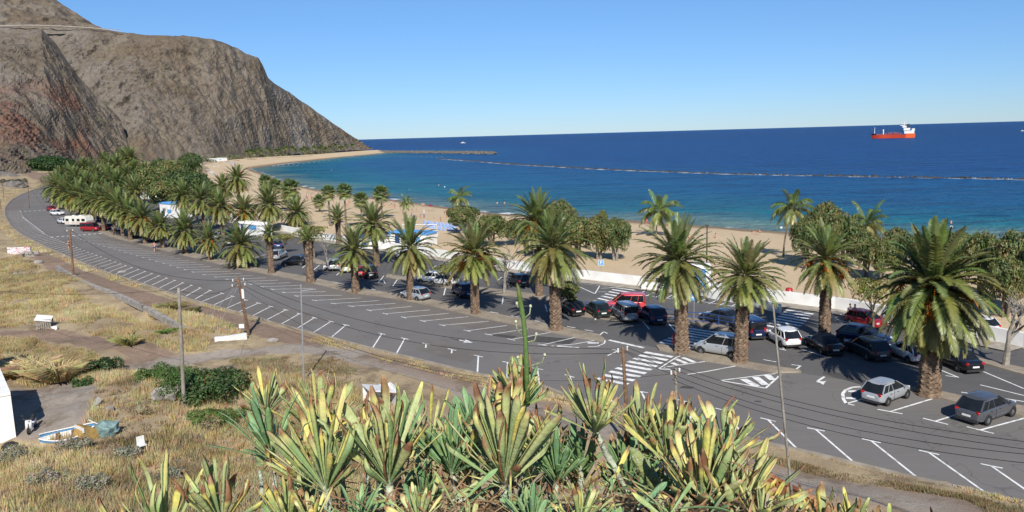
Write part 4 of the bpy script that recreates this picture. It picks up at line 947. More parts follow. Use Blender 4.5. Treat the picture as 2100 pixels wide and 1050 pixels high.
def side_car(kind,rear,front,vis,col,label,**k):
    """rear / front: pixels where the two visible wheels touch the ground; vis = which side of the car they are on"""
    a,b=G(*rear),G(*front); d=(b-a); d.z=0; d.normalize(); h=math.atan2(d.y,d.x); left=Vector((-d.y,d.x,0)); hw=CARS[kind]['W']/2-.06
    c=(a+b)/2+left*(hw if vis=='R' else -hw); c.z=.03; return car(kind,k.pop('name','parked_car'),c,h,col,label,**k)
def rear_car(kind,rear,hd,col,label,**k):
    a=G(*rear); d=Vector((math.cos(hd),math.sin(hd),0)); c=a+d*CARS[kind]['L']*.5; c.z=.03; return car(kind,k.pop('name','parked_car'),c,hd,col,label,**k)
side_car('hatch',(1819,834),(1859.5,818),'R','silver','silver hatchback parked beside the huge palm at the near right')
side_car('suv',(2026,873),(2073,856),'R','grey','dark grey hatchback nearest the camera at the right')
side_car('van',(1500,737),(1438,727),'L','silver','silver leisure van nosing out from behind the two-tone palm trunk',name='parked_van',cat='van')
side_car('hatch',(1601,713),(1576,699),'L','white','white hatchback beside the diagonal zebra crossing',metal=0.)
side_car('saloon',(1687,730),(1651,708),'L','black','black convertible with its soft top up next to the white hatchback',soft=True)
side_car('suv',(1777,740),(1738,722),'L','darkgrey','dark grey car in palm shade between the black convertible and a white car')
side_car('hatch',(1862,746),(1826,729),'L','white','white hatchback in the shade of the huge palm crown',metal=0.)
side_car('saloon',(1959,762),(1918,744),'L','black','black car behind the trunk of the huge palm, red tail lights showing')
UP=math.atan2(*(lambda v:(v.y,v.x))(G(1576,699)-G(1601,713)))
side_car('suv',(1730,704),(1796,716),'R','navy','dark blue car facing the shaded dark grey one')
side_car('hatch',(1748,668),(1780,676),'R','red','red hatchback under the yellow-green tree on the right')
side_car('hatch',(1822,668),(1850,676),'R','white','white car behind the fronds right of the red hatchback',metal=0.)
H2=math.atan2(*(lambda v:(v.y,v.x))(G(1222,642)-G(1232,658)))
rear_car('van',(1556,700),UP,'navy','dark blue van just right of the two-tone palm trunk',name='parked_van',cat='van')
side_car('saloon',(1498,672),(1440,660),'L','darkgrey','dark saloon standing sideways by the blue railing')
rear_car('suv',(1354,669),math.radians(100),'navy','navy blue people carrier next to the palm with the red litter bin')
rear_car('van',(1296,664),math.radians(101),'lightgrey','light grey van seen from behind in front of the red van',name='parked_van',cat='van')
rear_car('hatch',(1239,655),math.radians(104),'green','dark green-black hatchback between the light grey van and the leftmost black car of the row')
rear_car('hatch',(1187,651),math.radians(106),'black','black hatchback at the left end of the row by the round shrub')
side_car('van',(1302,640),(1262,640),'L','pink','faded bright red van driving past the zebra crossing',name='van',cat='van',metal=0.)
side_car('hatch',(856,619),(827,614),'L','silver','silver hatchback half hidden by a palm trunk in the near lane')
rear_car('suv',(963,613),math.radians(112),'navy','dark blue car squeezed behind the orange-fruited palm')
rear_car('hatch',(938,586),math.radians(155),'white','white hatchback in the back lane, the right one of the pair',metal=0.)
rear_car('hatch',(912,581),math.radians(155),'white','white car in the back lane, the left one of the pair',metal=0.)
rear_car('suv',(686,557),math.radians(103),'silver','pale silver crossover left of the white car in the middle row')
rear_car('hatch',(709.5,561),math.radians(103),'white','white car between the pale crossover and the red car',metal=0.)
rear_car('hatch',(738,571),math.radians(103),'red','red car peeping out right of a palm trunk in the middle row')
rear_car('suv',(762,573),math.radians(103),'black','black off-road car beside the red one in the middle row')
side_car('hatch',(611.5,545.5),(592,546),'L','black','black hatchback left of the swollen-trunked palm')
side_car('suv',(575,534),(588,528),'R','silver','silver car right of the slim ringed palm trunk')
rear_car('hatch',(571,511),math.radians(110),'blue','small dark blue car behind the silver one by the slim palm')
side_car('hatch',(541,485),(523,483),'L','bluegrey','blue-grey car by the beach wall behind the low wide palm')
rear_car('hatch',(412,501),math.radians(120),'navy','dark blue car in deep shade left of the low wide palm')
rear_car('suv',(321,497),math.radians(125),'darkgrey','dark grey car left of the jogger\'s palm')
rear_car('van',(283,488),math.radians(128),'black','black van with a pale rear window behind the orange-fruited palm on the left',name='parked_van',cat='van')
side_car('hatch',(243,475),(226,473),'L','white','white hatchback between two palm trunks right of the red minibus',metal=0.)
side_car('minibus',(165.5,475),(195,475.5),'R','red','red minibus at the edge of the road bend',name='parked_minibus',cat='minibus',metal=0.)
side_car('hatch',(218,473),(205,472),'L','red','dark red car glimpsed right of the red minibus')
side_car('hatch',(130,460),(116,458.5),'L','white','white car mostly hidden behind the left end of the caravan',metal=0.)
side_car('suv',(102.4,442),(121.4,442.5),'R','white','white estate car parked left of the caravan',metal=0.)
side_car('hatch',(94,432.5),(109,433.5),'R','red','small red and white car farthest up the road bend')
for x,y,c,l in [(350,487,'black','black car deep in palm shade right of the jogger'),(205,455,'darkgrey','dark car in shade above the red minibus'),(258,468,'black','black car between the grove palms above the white hatchback'),(470,505,'darkgrey','dark grey car behind the low wide palm'),(385,470,'navy','dark blue car in shade near the blue-roofed kiosk'),(440,492,'silver','silver car in the back lane below the white wall'),(830,535,'white','white car against the beach wall left of the kiosk railing'),(1075,590,'black','black car in palm shade near the beach wall'),(2040,690,'white','white car by the wall behind the bare tree')]:
    rear_car('hatch',(x,y),math.radians(110),c,l)
# caravan
def caravan():
    a,b=G(131,465),G(181,465.5); d=(b-a).normalized(); h=math.atan2(d.y,d.x); c=(a+b)/2+Vector((-d.y,d.x,0))*1.1; c.z=.03
    r=root('caravan',c,'long cream white touring caravan parked between a white car and the red minibus','caravan',None,h)
    L,W,H=6.3,2.25,2.55; m=MB(); pr=[(-L/2,.55),(-L/2-.12,1.3),(-L/2+.1,2.35),(-L/2+.5,H),(L/2-.6,H),(L/2-.1,2.25),(L/2+.15,1.4),(L/2-.1,.55)]
    n=len(pr)
    m.add([(x,-W/2,z) for x,z in pr]+[(x,W/2,z) for x,z in pr],[tuple(range(n))[::1],tuple(range(n,2*n))[::-1]]+[(i,i+n,(i+1)%n+n,(i+1)%n) for i in range(n)])
    m.build('body',paint('cream',PAL['cream'],0),r)
    w=MB()
    for x,l in ((-2.4,.9),(-.6,.7),(.9,.9),(2.35,1.0)):
        f=MB(); f.box((x,-W/2-.012,1.6),(l,.03,.6)); f.build('window',M['glass'],r)
    s=MB(); s.box((0,-W/2-.015,1.05),(L*.96,.02,.06)); s.box((0,-W/2-.015,.8),(L*.96,.02,.05)); s.build('stripe',M['terracotta'],r)
    s=MB(); s.box((-1.5,-W/2-.012,1.35),(.65,.02,1.5)); s.build('door',M['whitepaint'],r)
    wheel(r,.1,-W/2+.02,.33,-1); wheel(r,.1,W/2-.02,.33,1)
    t=MB(); t.tube([(L/2,-.5,.5),(L/2+1.1,0,.5),(L/2,.5,.5)],.05,6); t.box((0,0,.45),(L*.9,.9,.12)); t.build('tow_bar',M['galv'],r)
    t=MB(); t.box((.8,0,H+.06),(.7,.7,.12)); t.box((-1.4,0,H+.05),(.5,.5,.1)); t.build('roof_hatch',M['whitepaint'],r)
caravan()
# ================================================================ PEOPLE
def person(p,rz,label,pose='stand',top=None,bottom=(.05,.07,.12),hair=(.05,.03,.02),group=None,ph=0,h=1.72):
    r=root('person',p,label,'person',group,rz); s=h/1.72
    def sk(V,E,R,name,mt,par):
        me=bpy.data.meshes.new(name); me.from_pydata([tuple(Vector(v)*s) for v in V],E,[]); me.materials.append(mt); o=link(name,me,par)
        md=o.modifiers.new('Skin','SKIN'); pass
        for i,x in enumerate(R): me.skin_vertices[0].data[i].radius=(x*s,x*s*.85); me.skin_vertices[0].data[i].use_root=(i==0)
        rmod(o,1); return o
    if pose in('stand','walk','run'):
        st={'stand':.06,'walk':.24,'run':.34}[pose]; hp=.92; ar={'stand':.05,'walk':.2,'run':.3}[pose]
        V=[(0,0,hp),(0,0,1.12),(.01,0,1.36),(.015,0,1.47),(.03,0,1.56),(.03,0,1.68), (st*.55,-.09,.5),(st,-.1,.07),(st+.14,-.1,.03), (-st*.2,.09,.48),(-st*1.2 if pose!='stand' else -.02,.1,.07),(-st*1.2+.14 if pose!='stand' else .12,.1,.03),
           (0,-.19,1.38),(-ar*.5,-.23,1.1),(ar*.4,-.22,.86 if pose!='run' else 1.08), (0,.19,1.38),(ar*.3,.23,1.1),(ar*1.1,.2,.88 if pose!='run' else 1.12)]
        E=[(0,1),(1,2),(2,3),(3,4),(4,5),(0,6),(6,7),(7,8),(0,9),(9,10),(10,11),(2,12),(12,13),(13,14),(2,15),(15,16),(16,17)]
        R=[.14,.13,.15,.055,.09,.085,.075,.045,.03,.075,.045,.03,.06,.042,.03,.06,.042,.03]
        cl=([(0,0,hp+.02),(0,0,hp+.12),(st*.5,-.09,.56),(-st*.2,.09,.55)],[(0,1),(0,2),(0,3)],[.16,.145,.1,.1])
        tp=([(0,0,1.0),(0,0,1.2),(.01,0,1.38),(0,-.2,1.38),(-ar*.3,-.23,1.2),(0,.2,1.38),(ar*.2,.23,1.2)],[(0,1),(1,2),(2,3),(3,4),(2,5),(5,6)],[.15,.155,.165,.075,.06,.075,.06]); hd=(.02,0,1.66)
    elif pose=='sit':
        V=[(0,0,.12),(-.04,0,.35),(-.05,0,.58),(-.03,0,.68),(0,0,.77),(0,0,.88),(.42,-.1,.4),(.62,-.1,.06),(.74,-.1,.04),(.42,.1,.38),(.62,.1,.06),(.74,.1,.04),(-.05,-.19,.58),(-.1,-.24,.34),(-.16,-.22,.1),(-.05,.19,.58),(.08,.22,.38),(.3,.16,.4)]
        E=[(0,1),(1,2),(2,3),(3,4),(4,5),(0,6),(6,7),(7,8),(0,9),(9,10),(10,11),(2,12),(12,13),(13,14),(2,15),(15,16),(16,17)]
        R=[.14,.13,.15,.055,.09,.085,.075,.045,.03,.075,.045,.03,.06,.042,.03,.06,.042,.03]; cl=([(-.02,0,.14),(.14,-.07,.22),(.14,.07,.22)],[(0,1),(0,2)],[.165,.1,.1]); tp=([(-.03,0,.26),(-.05,0,.56)],[(0,1)],[.15,.165]); hd=(-.01,0,.86)
    else:
        V=[(0,0,.13),(.24,0,.13),(.46,0,.15),(.57,0,.15),(.67,0,.16),(.78,0,.16),(-.42,-.1,.12),(-.84,-.12,.08),(-.92,-.12,.14),(-.42,.1,.12),(-.84,.12,.08),(-.92,.12,.14),(.46,-.2,.12),(.24,-.28,.08),(0,-.28,.06),(.46,.2,.12),(.24,.28,.08),(0,.28,.06)]
        E=[(0,1),(1,2),(2,3),(3,4),(4,5),(0,6),(6,7),(7,8),(0,9),(9,10),(10,11),(2,12),(12,13),(13,14),(2,15),(15,16),(16,17)]
        R=[.13,.12,.13,.055,.09,.08,.075,.045,.03,.075,.045,.03,.06,.042,.03,.06,.042,.03]; cl=([(.0,0,.13),(-.15,-.07,.13),(-.15,.07,.13)],[(0,1),(0,2)],[.15,.1,.1]); tp=([(.16,0,.13),(.42,0,.15)],[(0,1)],[.135,.145]); hd=(.8,0,.17)
    sk(V,E,R,'body',M['skin'],r)
    def cm(c):
        k='cloth_%d'%(int(c[0]*99)*10000+int(c[1]*99)*100+int(c[2]*99))
        if k not in M: M[k]=mat(k,c,tuple(v*.85 for v in c),12,.9,.1)
        return M[k]
    sk(cl[0],cl[1],cl[2],'shorts',cm(bottom),r)
    if top: sk(tp[0],tp[1],tp[2],'shirt',cm(top),r)
    hb=MB(); hb.ball(tuple(Vector(hd)*s+Vector((-.02,0,.035))),(.1*s,.092*s,.1*s),8,6); hb.build('hair',cm(hair),r,smooth=True)
    return r
person(G(318,516,.03),math.radians(-60),'jogger in a pink top and dark shorts running along the palm strip','run',(.5,.2,.2),(.06,.06,.25))
person(G(142,511,.03),math.radians(-50),'person in dark clothes walking on the road beside the wooden pole','walk',(.04,.04,.05),(.03,.03,.04))
person(G(1329,592,.1),math.radians(-100),'person in a grey shirt standing at the low white ramp wall','stand',(.25,.25,.27),(.05,.05,.07),(.2,.09,.04))
person(G(1742,660,.03),math.radians(-80),'person in a white top beside the red hatchback','stand',(.7,.7,.7),(.05,.07,.12))
person(G(1752,661,.03),math.radians(-100),'person in a blue shirt right of the white-topped one','stand',(.15,.25,.4),(.04,.04,.05))
person(G(1437,589,.1),math.radians(-80),'person in black sitting by the striped kiosk','sit',(.03,.03,.03),(.03,.03,.03))
person(G(1326,462,-2.4),math.radians(60),'bather in a red swimsuit walking at the water edge near the coconut palm','walk',(.5,.05,.04),(.5,.05,.04))
person(G(866,427.5,-2.8),math.radians(90),'left bather of the pair standing in the surf','stand',None,(.1,.1,.2))
person(G(869.5,427.5,-2.8),math.radians(90),'right bather of the pair standing in the surf','stand',None,(.35,.05,.05))
person(G(1548,477,-1.6),math.radians(200),'sunbather lying alone near the water between the two coconut palms','lie',None,(.5,.05,.08))
person(G(1556,478,-1.6),math.radians(20),'dark-haired sunbather sitting next to the one lying alone','sit',(.05,.03,.04),(.05,.05,.05))
person(G(882,438,-1.5),math.radians(160),'sunbather on a red towel in the middle of the sand','lie',(.55,.06,.08),(.5,.06,.08))
rd=random.Random(5); n=0
CLO=[(.5,.06,.06),(.05,.1,.35),(.6,.6,.6),(.03,.03,.04),(.1,.35,.4),(.6,.3,.05)]
for cx,cy,sx,sy,m in [(645,405,22,13,26),(650,440,24,10,14),(700,418,40,8,6),(850,440,24,8,6),(500,352,22,9,18),(470,365,18,10,10),(960,445,60,4,6),(760,430,50,8,12),(900,455,50,8,10),(1060,462,40,6,5),(1400,500,70,12,6)]:
    for i in range(m):
        x=cx+rd.uniform(-sx,sx); y=cy+rd.uniform(-sy,sy); yy=np.interp(x,[520,560,590,640,700,800,1000,1300],[352,366,377,390,400,413,440,456]); y=max(y,yy+1) if cx!=500 else y
        person(G(x,y,-1.2),rd.random()*6.3,'tiny beachgoer among the scattered sunbathers on the distant sand',rd.choice(['stand','walk','sit','sit','lie']),rd.choice(CLO+[None,None,None]),rd.choice(CLO),group='scattered beachgoers')
for x,y in [(525,341),(560,333),(610,343),(680,352),(840,395),(1020,424),(1035,424),(900,385),(1950,467)]:
    person(G(x,y,-3.9),rd.random()*6.3,'swimmer standing chest-deep in the water far off','stand',None,(.1,.1,.2),group='swimmers')
# ================================================================ POLES AND WIRES
def pole(name,px,top,r0,mt,label,lean_top=None,arms=None,cat='pole'):
    p=G(*px); z=ZTOP(p,top[1]); D=p.y; t=AT(top[0],top[1],D); r=root(name,p,label,cat,'utility poles' if 'utility' in name else None); b=MB(); q=t-p
    n=8; b.tube([(q.x*i/n,q.y*i/n,-.3+(q.z+.3)*i/n) for i in range(n+1)],[r0*(1-.35*i/n) for i in range(n+1)],10); b.build('post',mt,r,smooth=True); return r,t,p
U='utility_pole'
r1,t1,p1=pole(U,(151,570),(143,470),.17,M['wood'],'reddish wooden utility pole by the graffitied wall')
r2,t2,p2=pole(U,(378,851),(366.5,590),.15,M['greywood'],'tall bare grey pole standing in the dry grass')
r3,t3,p3=pole(U,(511,688),(488,568),.17,M['wood'],'leaning dark wooden utility pole with crossarm and guy wires')
r4,t4,p4=pole(U,(1291,925),(1277,712),.14,M['wood'],'brown utility pole rising out of the foreground plants by the zebra crossing')
r5,t5,p5=pole(U,(1392,960),(1385,755),.12,M['greywood'],'shorter grey pole right of the brown one, insulators at its top')
for i,(b_,t_) in enumerate([((60,427),(57,375)),((8,405),(4,368)),((2,430),(0,408))]): pole(U,b_,t_,.13,M['wood'],['thin far pole by the bend of the road','small far pole at the left edge, upper','small far pole at the left edge, lower'][i])
def arm(r,t,p,L,dz,ang,ins=3):
    q=t-p; b=MB(); c=Vector((q.x,q.y,q.z-dz)); d=Vector((math.cos(ang),math.sin(ang),0)); b.tube([c-d*L/2,c+d*L/2],.05,6); b.build('crossarm',M['wood'],r); 
    for i in range(ins):
        e=c+d*L*(i/(ins-1)-.5)*.9; m=MB(); m.cyl(e,e+Vector((0,0,.2)),.05,8); m.ball(e+Vector((0,0,.2)),.06,6,4); m.build('insulator',M['whitepaint'],r)
arm(r3,t3,p3,1.3,.9,.5); arm(r3,t3,p3,1.1,.4,.5,2); arm(r4,t4,p4,.8,.25,.6); arm(r5,t5,p5,.7,.3,.6); arm(r1,t1,p1,.8,.3,.6,2)
b=MB(); b.box(((t3-p3).x*.75+.25,(t3-p3).y*.75-.1,(t3-p3).z*.72),(.22,.22,.9)); b.build('junction_box',M['whitepaint'],r3)
b=MB(); b.box(((t3-p3).x*.15-.5,-.2,1.0),(.5,.06,.4)); b.build('notice_plate',M['whitepaint'],r3)
def wire(a,c,sag,rr=.022,lab=None):
    rr*=.7
    b=MB(); a=Vector(a);c=Vector(c); n=24; b.tube([a.lerp(c,i/n)-Vector((0,0,sag*4*(i/n)*(1-i/n))) for i in range(n+1)],rr,4,cap=False)
    return tag(b.build('overhead_cable',M['wire']),lab,'cable','overhead cables')
far=AT(57,376,G(60,427).y); off=lambda t,dx,dz:t+Vector((dx,.3*dx,-dz))
wire(far,off(t1,0,.3),1.2,.03,'cable between the far thin pole and the reddish pole')
wire(off(t1,.2,.2),off(t3,-.4,.3),2.0,.035,'cable crossing the road from the reddish pole to the leaning pole')
wire(AT(-200,560,90),off(t2,0,.1),1.2,.025,'cable from the left edge to the tall grey pole')
wire(off(t2,0,.2),off(t3,0,.6),.6,.025,'cable from the tall grey pole to the leaning pole')
wire(off(t3,.5,.3),off(t4,-.2,.1),1.6,.03,'upper cable from the leaning pole to the brown pole')
wire(off(t3,.5,.9),off(t4,.2,.35),2.1,.03,'lower cable from the leaning pole to the brown pole')
wire(off(t3,.2,1.0),off(t5,-.2,.3),3.4,.02,'thin slack cable sagging low from the leaning pole to the grey pole')
for i,(y,D,dz,dx,l) in enumerate([(915,26,.05,.3,'top cable leaving to the right edge'),(931,26,.2,.1,'second cable leaving to the right edge'),(938,26.3,.35,-.1,'third cable leaving to the right edge'),(957,26.5,.6,-.2,'lowest cable leaving to the right edge')]):
    wire(off(t4 if i<2 else t5,dx,dz),AT(2180,y,D),.75,.021,l)
wire(off(t4,.2,.3),off(t5,-.2,.3),.1,.02,'short cable between the brown and the grey pole')
for dx in (-.25,.25):
    g=G(433+dx*30,660+30); b=MB(); b.tube([off(t3,0,.7)-p3,g+Vector((dx*3-.8,0,0))-p3],.018,4); b.build('guy_wire',M['galv'],r3)
# thin galvanised lamp post with arm
p=G(623,790); zt=ZTOP(p,583); t=AT(617,583,p.y); r=root('lamp_post',p,'thin galvanised post with a side arm at the dirt track','post'); q=t-p
b=MB(); b.tube([(0,0,-.2),tuple(q)],[.07,.05],8); b.build('post',M['galv'],r)
b=MB(); b.tube([(q.x,q.y,q.z-.5),(q.x+1.05,q.y+.2,q.z-.45)],.035,6); b.build('arm',M['galv'],r)
for base,top,l in [((1449,566),463,'dark lamp post on the sand between the two nearest tall palms'),]:
    p=G(base[0],base[1],.2); p.z=.2; h=ZTOP(p,top)-.2; r=root('lamp_post',p,l,'lamp post'); b=MB(); b.tube([(0,0,0),(0,0,h)],[.1,.07],8); b.build('post',M['plastic'],r); b=MB(); b.box((.0,0,h),(.5,.2,.12)); b.build('lamp_head',M['plastic'],r)
# signs
def text(s,size,mt,par,loc,rx=math.pi/2):
    cu=bpy.data.curves.new('lettering','FONT'); cu.body=s; cu.size=size; cu.align_x='CENTER'; cu.align_y='CENTER'; cu.extrude=.004; cu.materials.append(mt)
    tmp=bpy.data.objects.new('tmp',cu); COL.objects.link(tmp); dg=bpy.context.evaluated_depsgraph_get(); me=bpy.data.meshes.new_from_object(tmp.evaluated_get(dg)); bpy.data.objects.remove(tmp)
    o=bpy.data.objects.new('lettering',me); COL.objects.link(o); o.parent=par; o.location=loc; o.rotation_euler=(rx,0,0); return o
p=G(1233,576); p.z=.1; zt=ZTOP(p,533); r=root('parking_sign',p,'blue square parking sign on a thin post before the white wall','sign',None,-.12)
b=MB(); b.cyl((0,0,0),(0,0,zt-.1),.045,8); b.build('post',M['galv'],r); b=MB(); b.box((0,-.06,zt-.45),(.68,.03,.68)); pb=b.build('sign_plate',M['skyblue'],r); text('P',.62,M['whitepaint'],pb,(0,-.08,zt-.45))
b=MB()
for c_,d_ in (((0,-.062,zt-.12),(.7,.034,.04)),((0,-.062,zt-.78),(.7,.034,.04)),((.33,-.062,zt-.45),(.04,.034,.7)),((-.33,-.062,zt-.45),(.04,.034,.7))): b.box(c_,d_)
b.build('sign_border',M['whitepaint'],pb)
p=G(1423,658); p.z=.1; zt=ZTOP(p,603); r=root('direction_sign',p,'round blue sign with a white arrow behind the litter-bin palm','sign',None,-.1)
b=MB(); b.cyl((0,0,0),(0,0,zt-.1),.045,8); b.build('post',M['galv'],r); b=MB(); b.cyl((0,-.08,zt-.4),(0,-.05,zt-.4),.36,24); pb=b.build('sign_disc',M['skyblue'],r)
b=MB(); y=-.09; z=zt-.4; b.face([(-.26,y,z),(-.03,y,z-.2),(-.03,y,z-.08),(.25,y,z-.08),(.25,y,z+.08),(-.03,y,z+.08),(-.03,y,z+.2)]); b.build('arrow',M['whitepaint'],pb)
p=G(1386,716); r=root('litter_bin',p+Vector((-.1,-.3,.1)),'red litter bin against the palm trunk at the zebra crossing','bin'); b=MB()
b.tube([(0,0,.35),(0,0,.4),(0,0,1.2),(0,0,1.28)],[.2,.24,.26,.2],12); b.build('bin_body',M['red'],r,smooth=True); b=MB(); b.cyl((0,.1,0),(0,.1,1.1),.04,6); b.build('post',M['galv'],r); b=MB(); b.tube([(0,0,1.28),(0,0,1.4)],[.27,.12],12); b.build('lid',M['red'],r)
p=G(1616,618,.1); r=root('lifebuoy_box',p+Vector((0,-.25,0)),'red lifebuoy box fixed at the white wall on the right','lifebuoy box'); b=MB(); b.tube([(0,0,.5),(0,0,.58),(0,0,1.45),(0,0,1.52)],[.25,.36,.36,.25],10); b.build('box',M['red'],r,smooth=True)
b=MB(); b.face([(-.08,-.37,.8),(.08,-.37,.8),(.08,-.37,1.25),(-.08,-.37,1.25)]); b.build('emblem',M['whitepaint'],r); b=MB(); b.cyl((0,0,0),(0,0,.5),.05,6); b.build('post',M['galv'],r)
# blue railing
def railing(px,label,h=1.0,mt='blue',z=.1):
    P=[Vector((q.x,q.y,z)) for q in XY(px)]; r=root('railing',P[0],label,'railing'); b=MB(); o=P[0]
    for zz in (h,h*.55,h*.2): b.tube([p-o+Vector((0,0,zz)) for p in P],.035,6)
    b.build('rail',M[mt],r); pa=Path(P); n=int(pa.L/1.6)
    for i in range(n+1):
        q=pa.at(pa.L*i/n)[0]-o; c=MB(); c.cyl(q,q+Vector((0,0,h)),.04,6); c.build('post',M[mt],r)
railing([(1200,641),(1255,646),(1307,651),(1383,658)],'blue metal railing behind the row of parked cars')
railing([(1408,663),(1440,664),(1466,668),(1503,676)],'blue metal railing beside the dark saloon')
railing([(1325,594),(1400,598),(1464,609),(1540,622)],'thin dark railing on the ramp before the striped kiosk',.9,'plastic',.2)
railing([(1140,560),(1105,556)],'small rack at the wall left of the parking sign',.8,'plastic',.1)
# ================================================================ BUILDINGS
def kiosk(px,w,d,h,label,rz,roof='skyblue',stripes=False,name='kiosk'):
    p=G(px[0],px[1],.3); r=root(name,p,label,'kiosk',None,rz); b=MB(); b.box((0,0,h/2-.2),(w,d,h+.4)); b.build('wall',M['white'],r)
    b=MB(); b.box((0,0,h+.11),(w+.3,d+.3,.2)); b.box((0,0,h+.3),(w*.86,d*.86,.2)); b.build('roof',M[roof],r)
    f=MB(); f.box((-w*.22,-d/2-.012,1.),(.9,.04,2.)); f.build('door',M['blue'],r)
    f=MB(); f.box((w*.2,-d/2-.012,1.4),(w*.3,.04,.9)); f.build('shutter',M['skyblue'],r)
    if stripes:
        f=MB(); n=int(w/.5)
        for i in range(n):
            if i%2==0: f.box((-w/2+.25+i*w/n,-d/2-.045,h/2),(w/n,.05,h*.96))
        for i in range(int(d/.5)):
            if i%2==0: f.box((w/2+.03,-d/2+.25+i*.5,h/2),(.05,.5,h*.96))
        f.build('stripes',M['skyblue'],r)
    return r
kiosk((1408,588),5.2,3.0,2.4,'beach kiosk with light blue and white vertical stripes behind the two central palms',-.15,'white',True)
kiosk((845,504),8,3.5,2.2,'white beach building with a light blue roof left of the sun loungers',-.45)
kiosk((770,505),5,3,1.6,'low white beach block with a blue top behind a palm crown',-.5)
kiosk((362,442),7,5,3.2,'white kiosk with a bright blue flat roof in the grove',-.7)
kiosk((300,405),10,6,3.2,'white building with pale steps in the grove behind the trees',-.8,'white')
kiosk((520,478),10,2.5,1.9,'long low white changing block at the wall behind the second palm row',-.75,'white')
for x,y,w,l in [(415,332,14,'leftmost white beach hut under the mountain'),(438,331,12,'middle white beach hut under the mountain'),(455,330,10,'rightmost white beach hut under the mountain'),(400,344,8,'white hut nearest the bright green tree')]:
    kiosk((x,y),w,6,2.8,l,-.6,'white',False,'beach_hut')
# football/volley frame
p=G(897,486,.2); r=root('goal_frame',p,'white tubular goal frame on the sand','goal',None,-.3); b=MB(); b.tube([(0,0,0),(0,0,2.3),(-7,0,2.3),(-7,0,0)],.08,6); b.build('frame',M['whitepaint'],r)
b=MB()
for i in range(18): b.tube([(-.4*i-.1,0,2.3),(-.4*i-.1,1.2,.1)],.012,3,cap=False)
for i in range(6): b.tube([(0,.2*i,2.3-.4*i),(-7,.2*i,2.3-.4*i)],.012,3,cap=False)
b.build('net',M['whitepaint'],r)
# loungers and parasols
def lounger_mesh():
    b=MB(); b.box((0,0,.3),(1.35,.62,.05)); b.box((.85,0,.48),(.6,.62,.05),rot=Matrix.Rotation(-.7,3,'Y'))
    return b.mesh('lounger_bed',M['bluelounge'])
M['bluelounge']=mat('lounger_fabric',(.12,.22,.48),(.5,.55,.6),.7,.8,.2)
def lframe():
    b=MB()
    for x in (-.6,.6):
        for y in (-.27,.27): b.box((x,y,.14),(.05,.05,.28))
    b.box((0,-.31,.26),(1.9,.04,.05)); b.box((0,.31,.26),(1.9,.04,.05)); return b.mesh('lounger_frame',M['whitepaint'])
LB,LF=lounger_mesh(),lframe(); rd=random.Random(8)
def loungers(cx,cy,dx,dy,nx,ny,z,label,g):
    for i in range(nx):
        for j in range(ny):
            p=G(cx+dx*(i-nx/2)+dy[0]*j,cy+.13*dx*(i-nx/2)+dy[1]*j,z); p.z=z
            r=root('sun_lounger',p,label,'sun lounger',g,1.9+rd.uniform(-.3,.3)); link('bed',LB,r); link('frame',LF,r)
loungers(906,464,7.5,(2,4.4),9,4,-.3,'blue and white sun lounger in the block of loungers beside the goal frame','loungers by the goal frame')
loungers(418,347,5,(3,2.6),6,6,-.2,'blue sun lounger in the rows before the far beach huts','loungers at the far end')
loungers(470,333,4,(2,1.6),7,3,-.2,'blue sun lounger in the rows right of the far beach huts','loungers right of the huts')
def parasol(px,z,col,label,g=None,open_=True):
    p=G(px[0],px[1],z); r=root('parasol',p,label,'parasol',g); b=MB(); b.cyl((0,0,0),(0,0,2.1),.03,6); b.build('pole',M['whitepaint'],r); b=MB()
    n=8; R=1.1 if open_ else .16; zt=2.25; zb=1.85 if open_ else .9
    for i in range(n): b.face([(0,0,zt),(R*math.cos(6.283*i/n),R*math.sin(6.283*i/n),zb),(R*math.cos(6.283*(i+1)/n),R*math.sin(6.283*(i+1)/n),zb)])
    b.build('canopy',paint(col,PAL.get(col,(.7,.7,.7)),0),r)
PAL['purple']=(.12,.08,.35)
parasol((845,452),-1.2,'purple','closed purple parasol on the sand by the small coconut palm',None,False)
parasol((883,436),-2.,'red','open red parasol near the waterline',None)
parasol((870,446),-1.5,'white','small white parasol on the open sand right of the small coconut palm',None,False)
for i in range(14): parasol((395+rd.uniform(0,55),346+rd.uniform(-12,14)),-.2,'white','white parasol among the far loungers','far parasols')
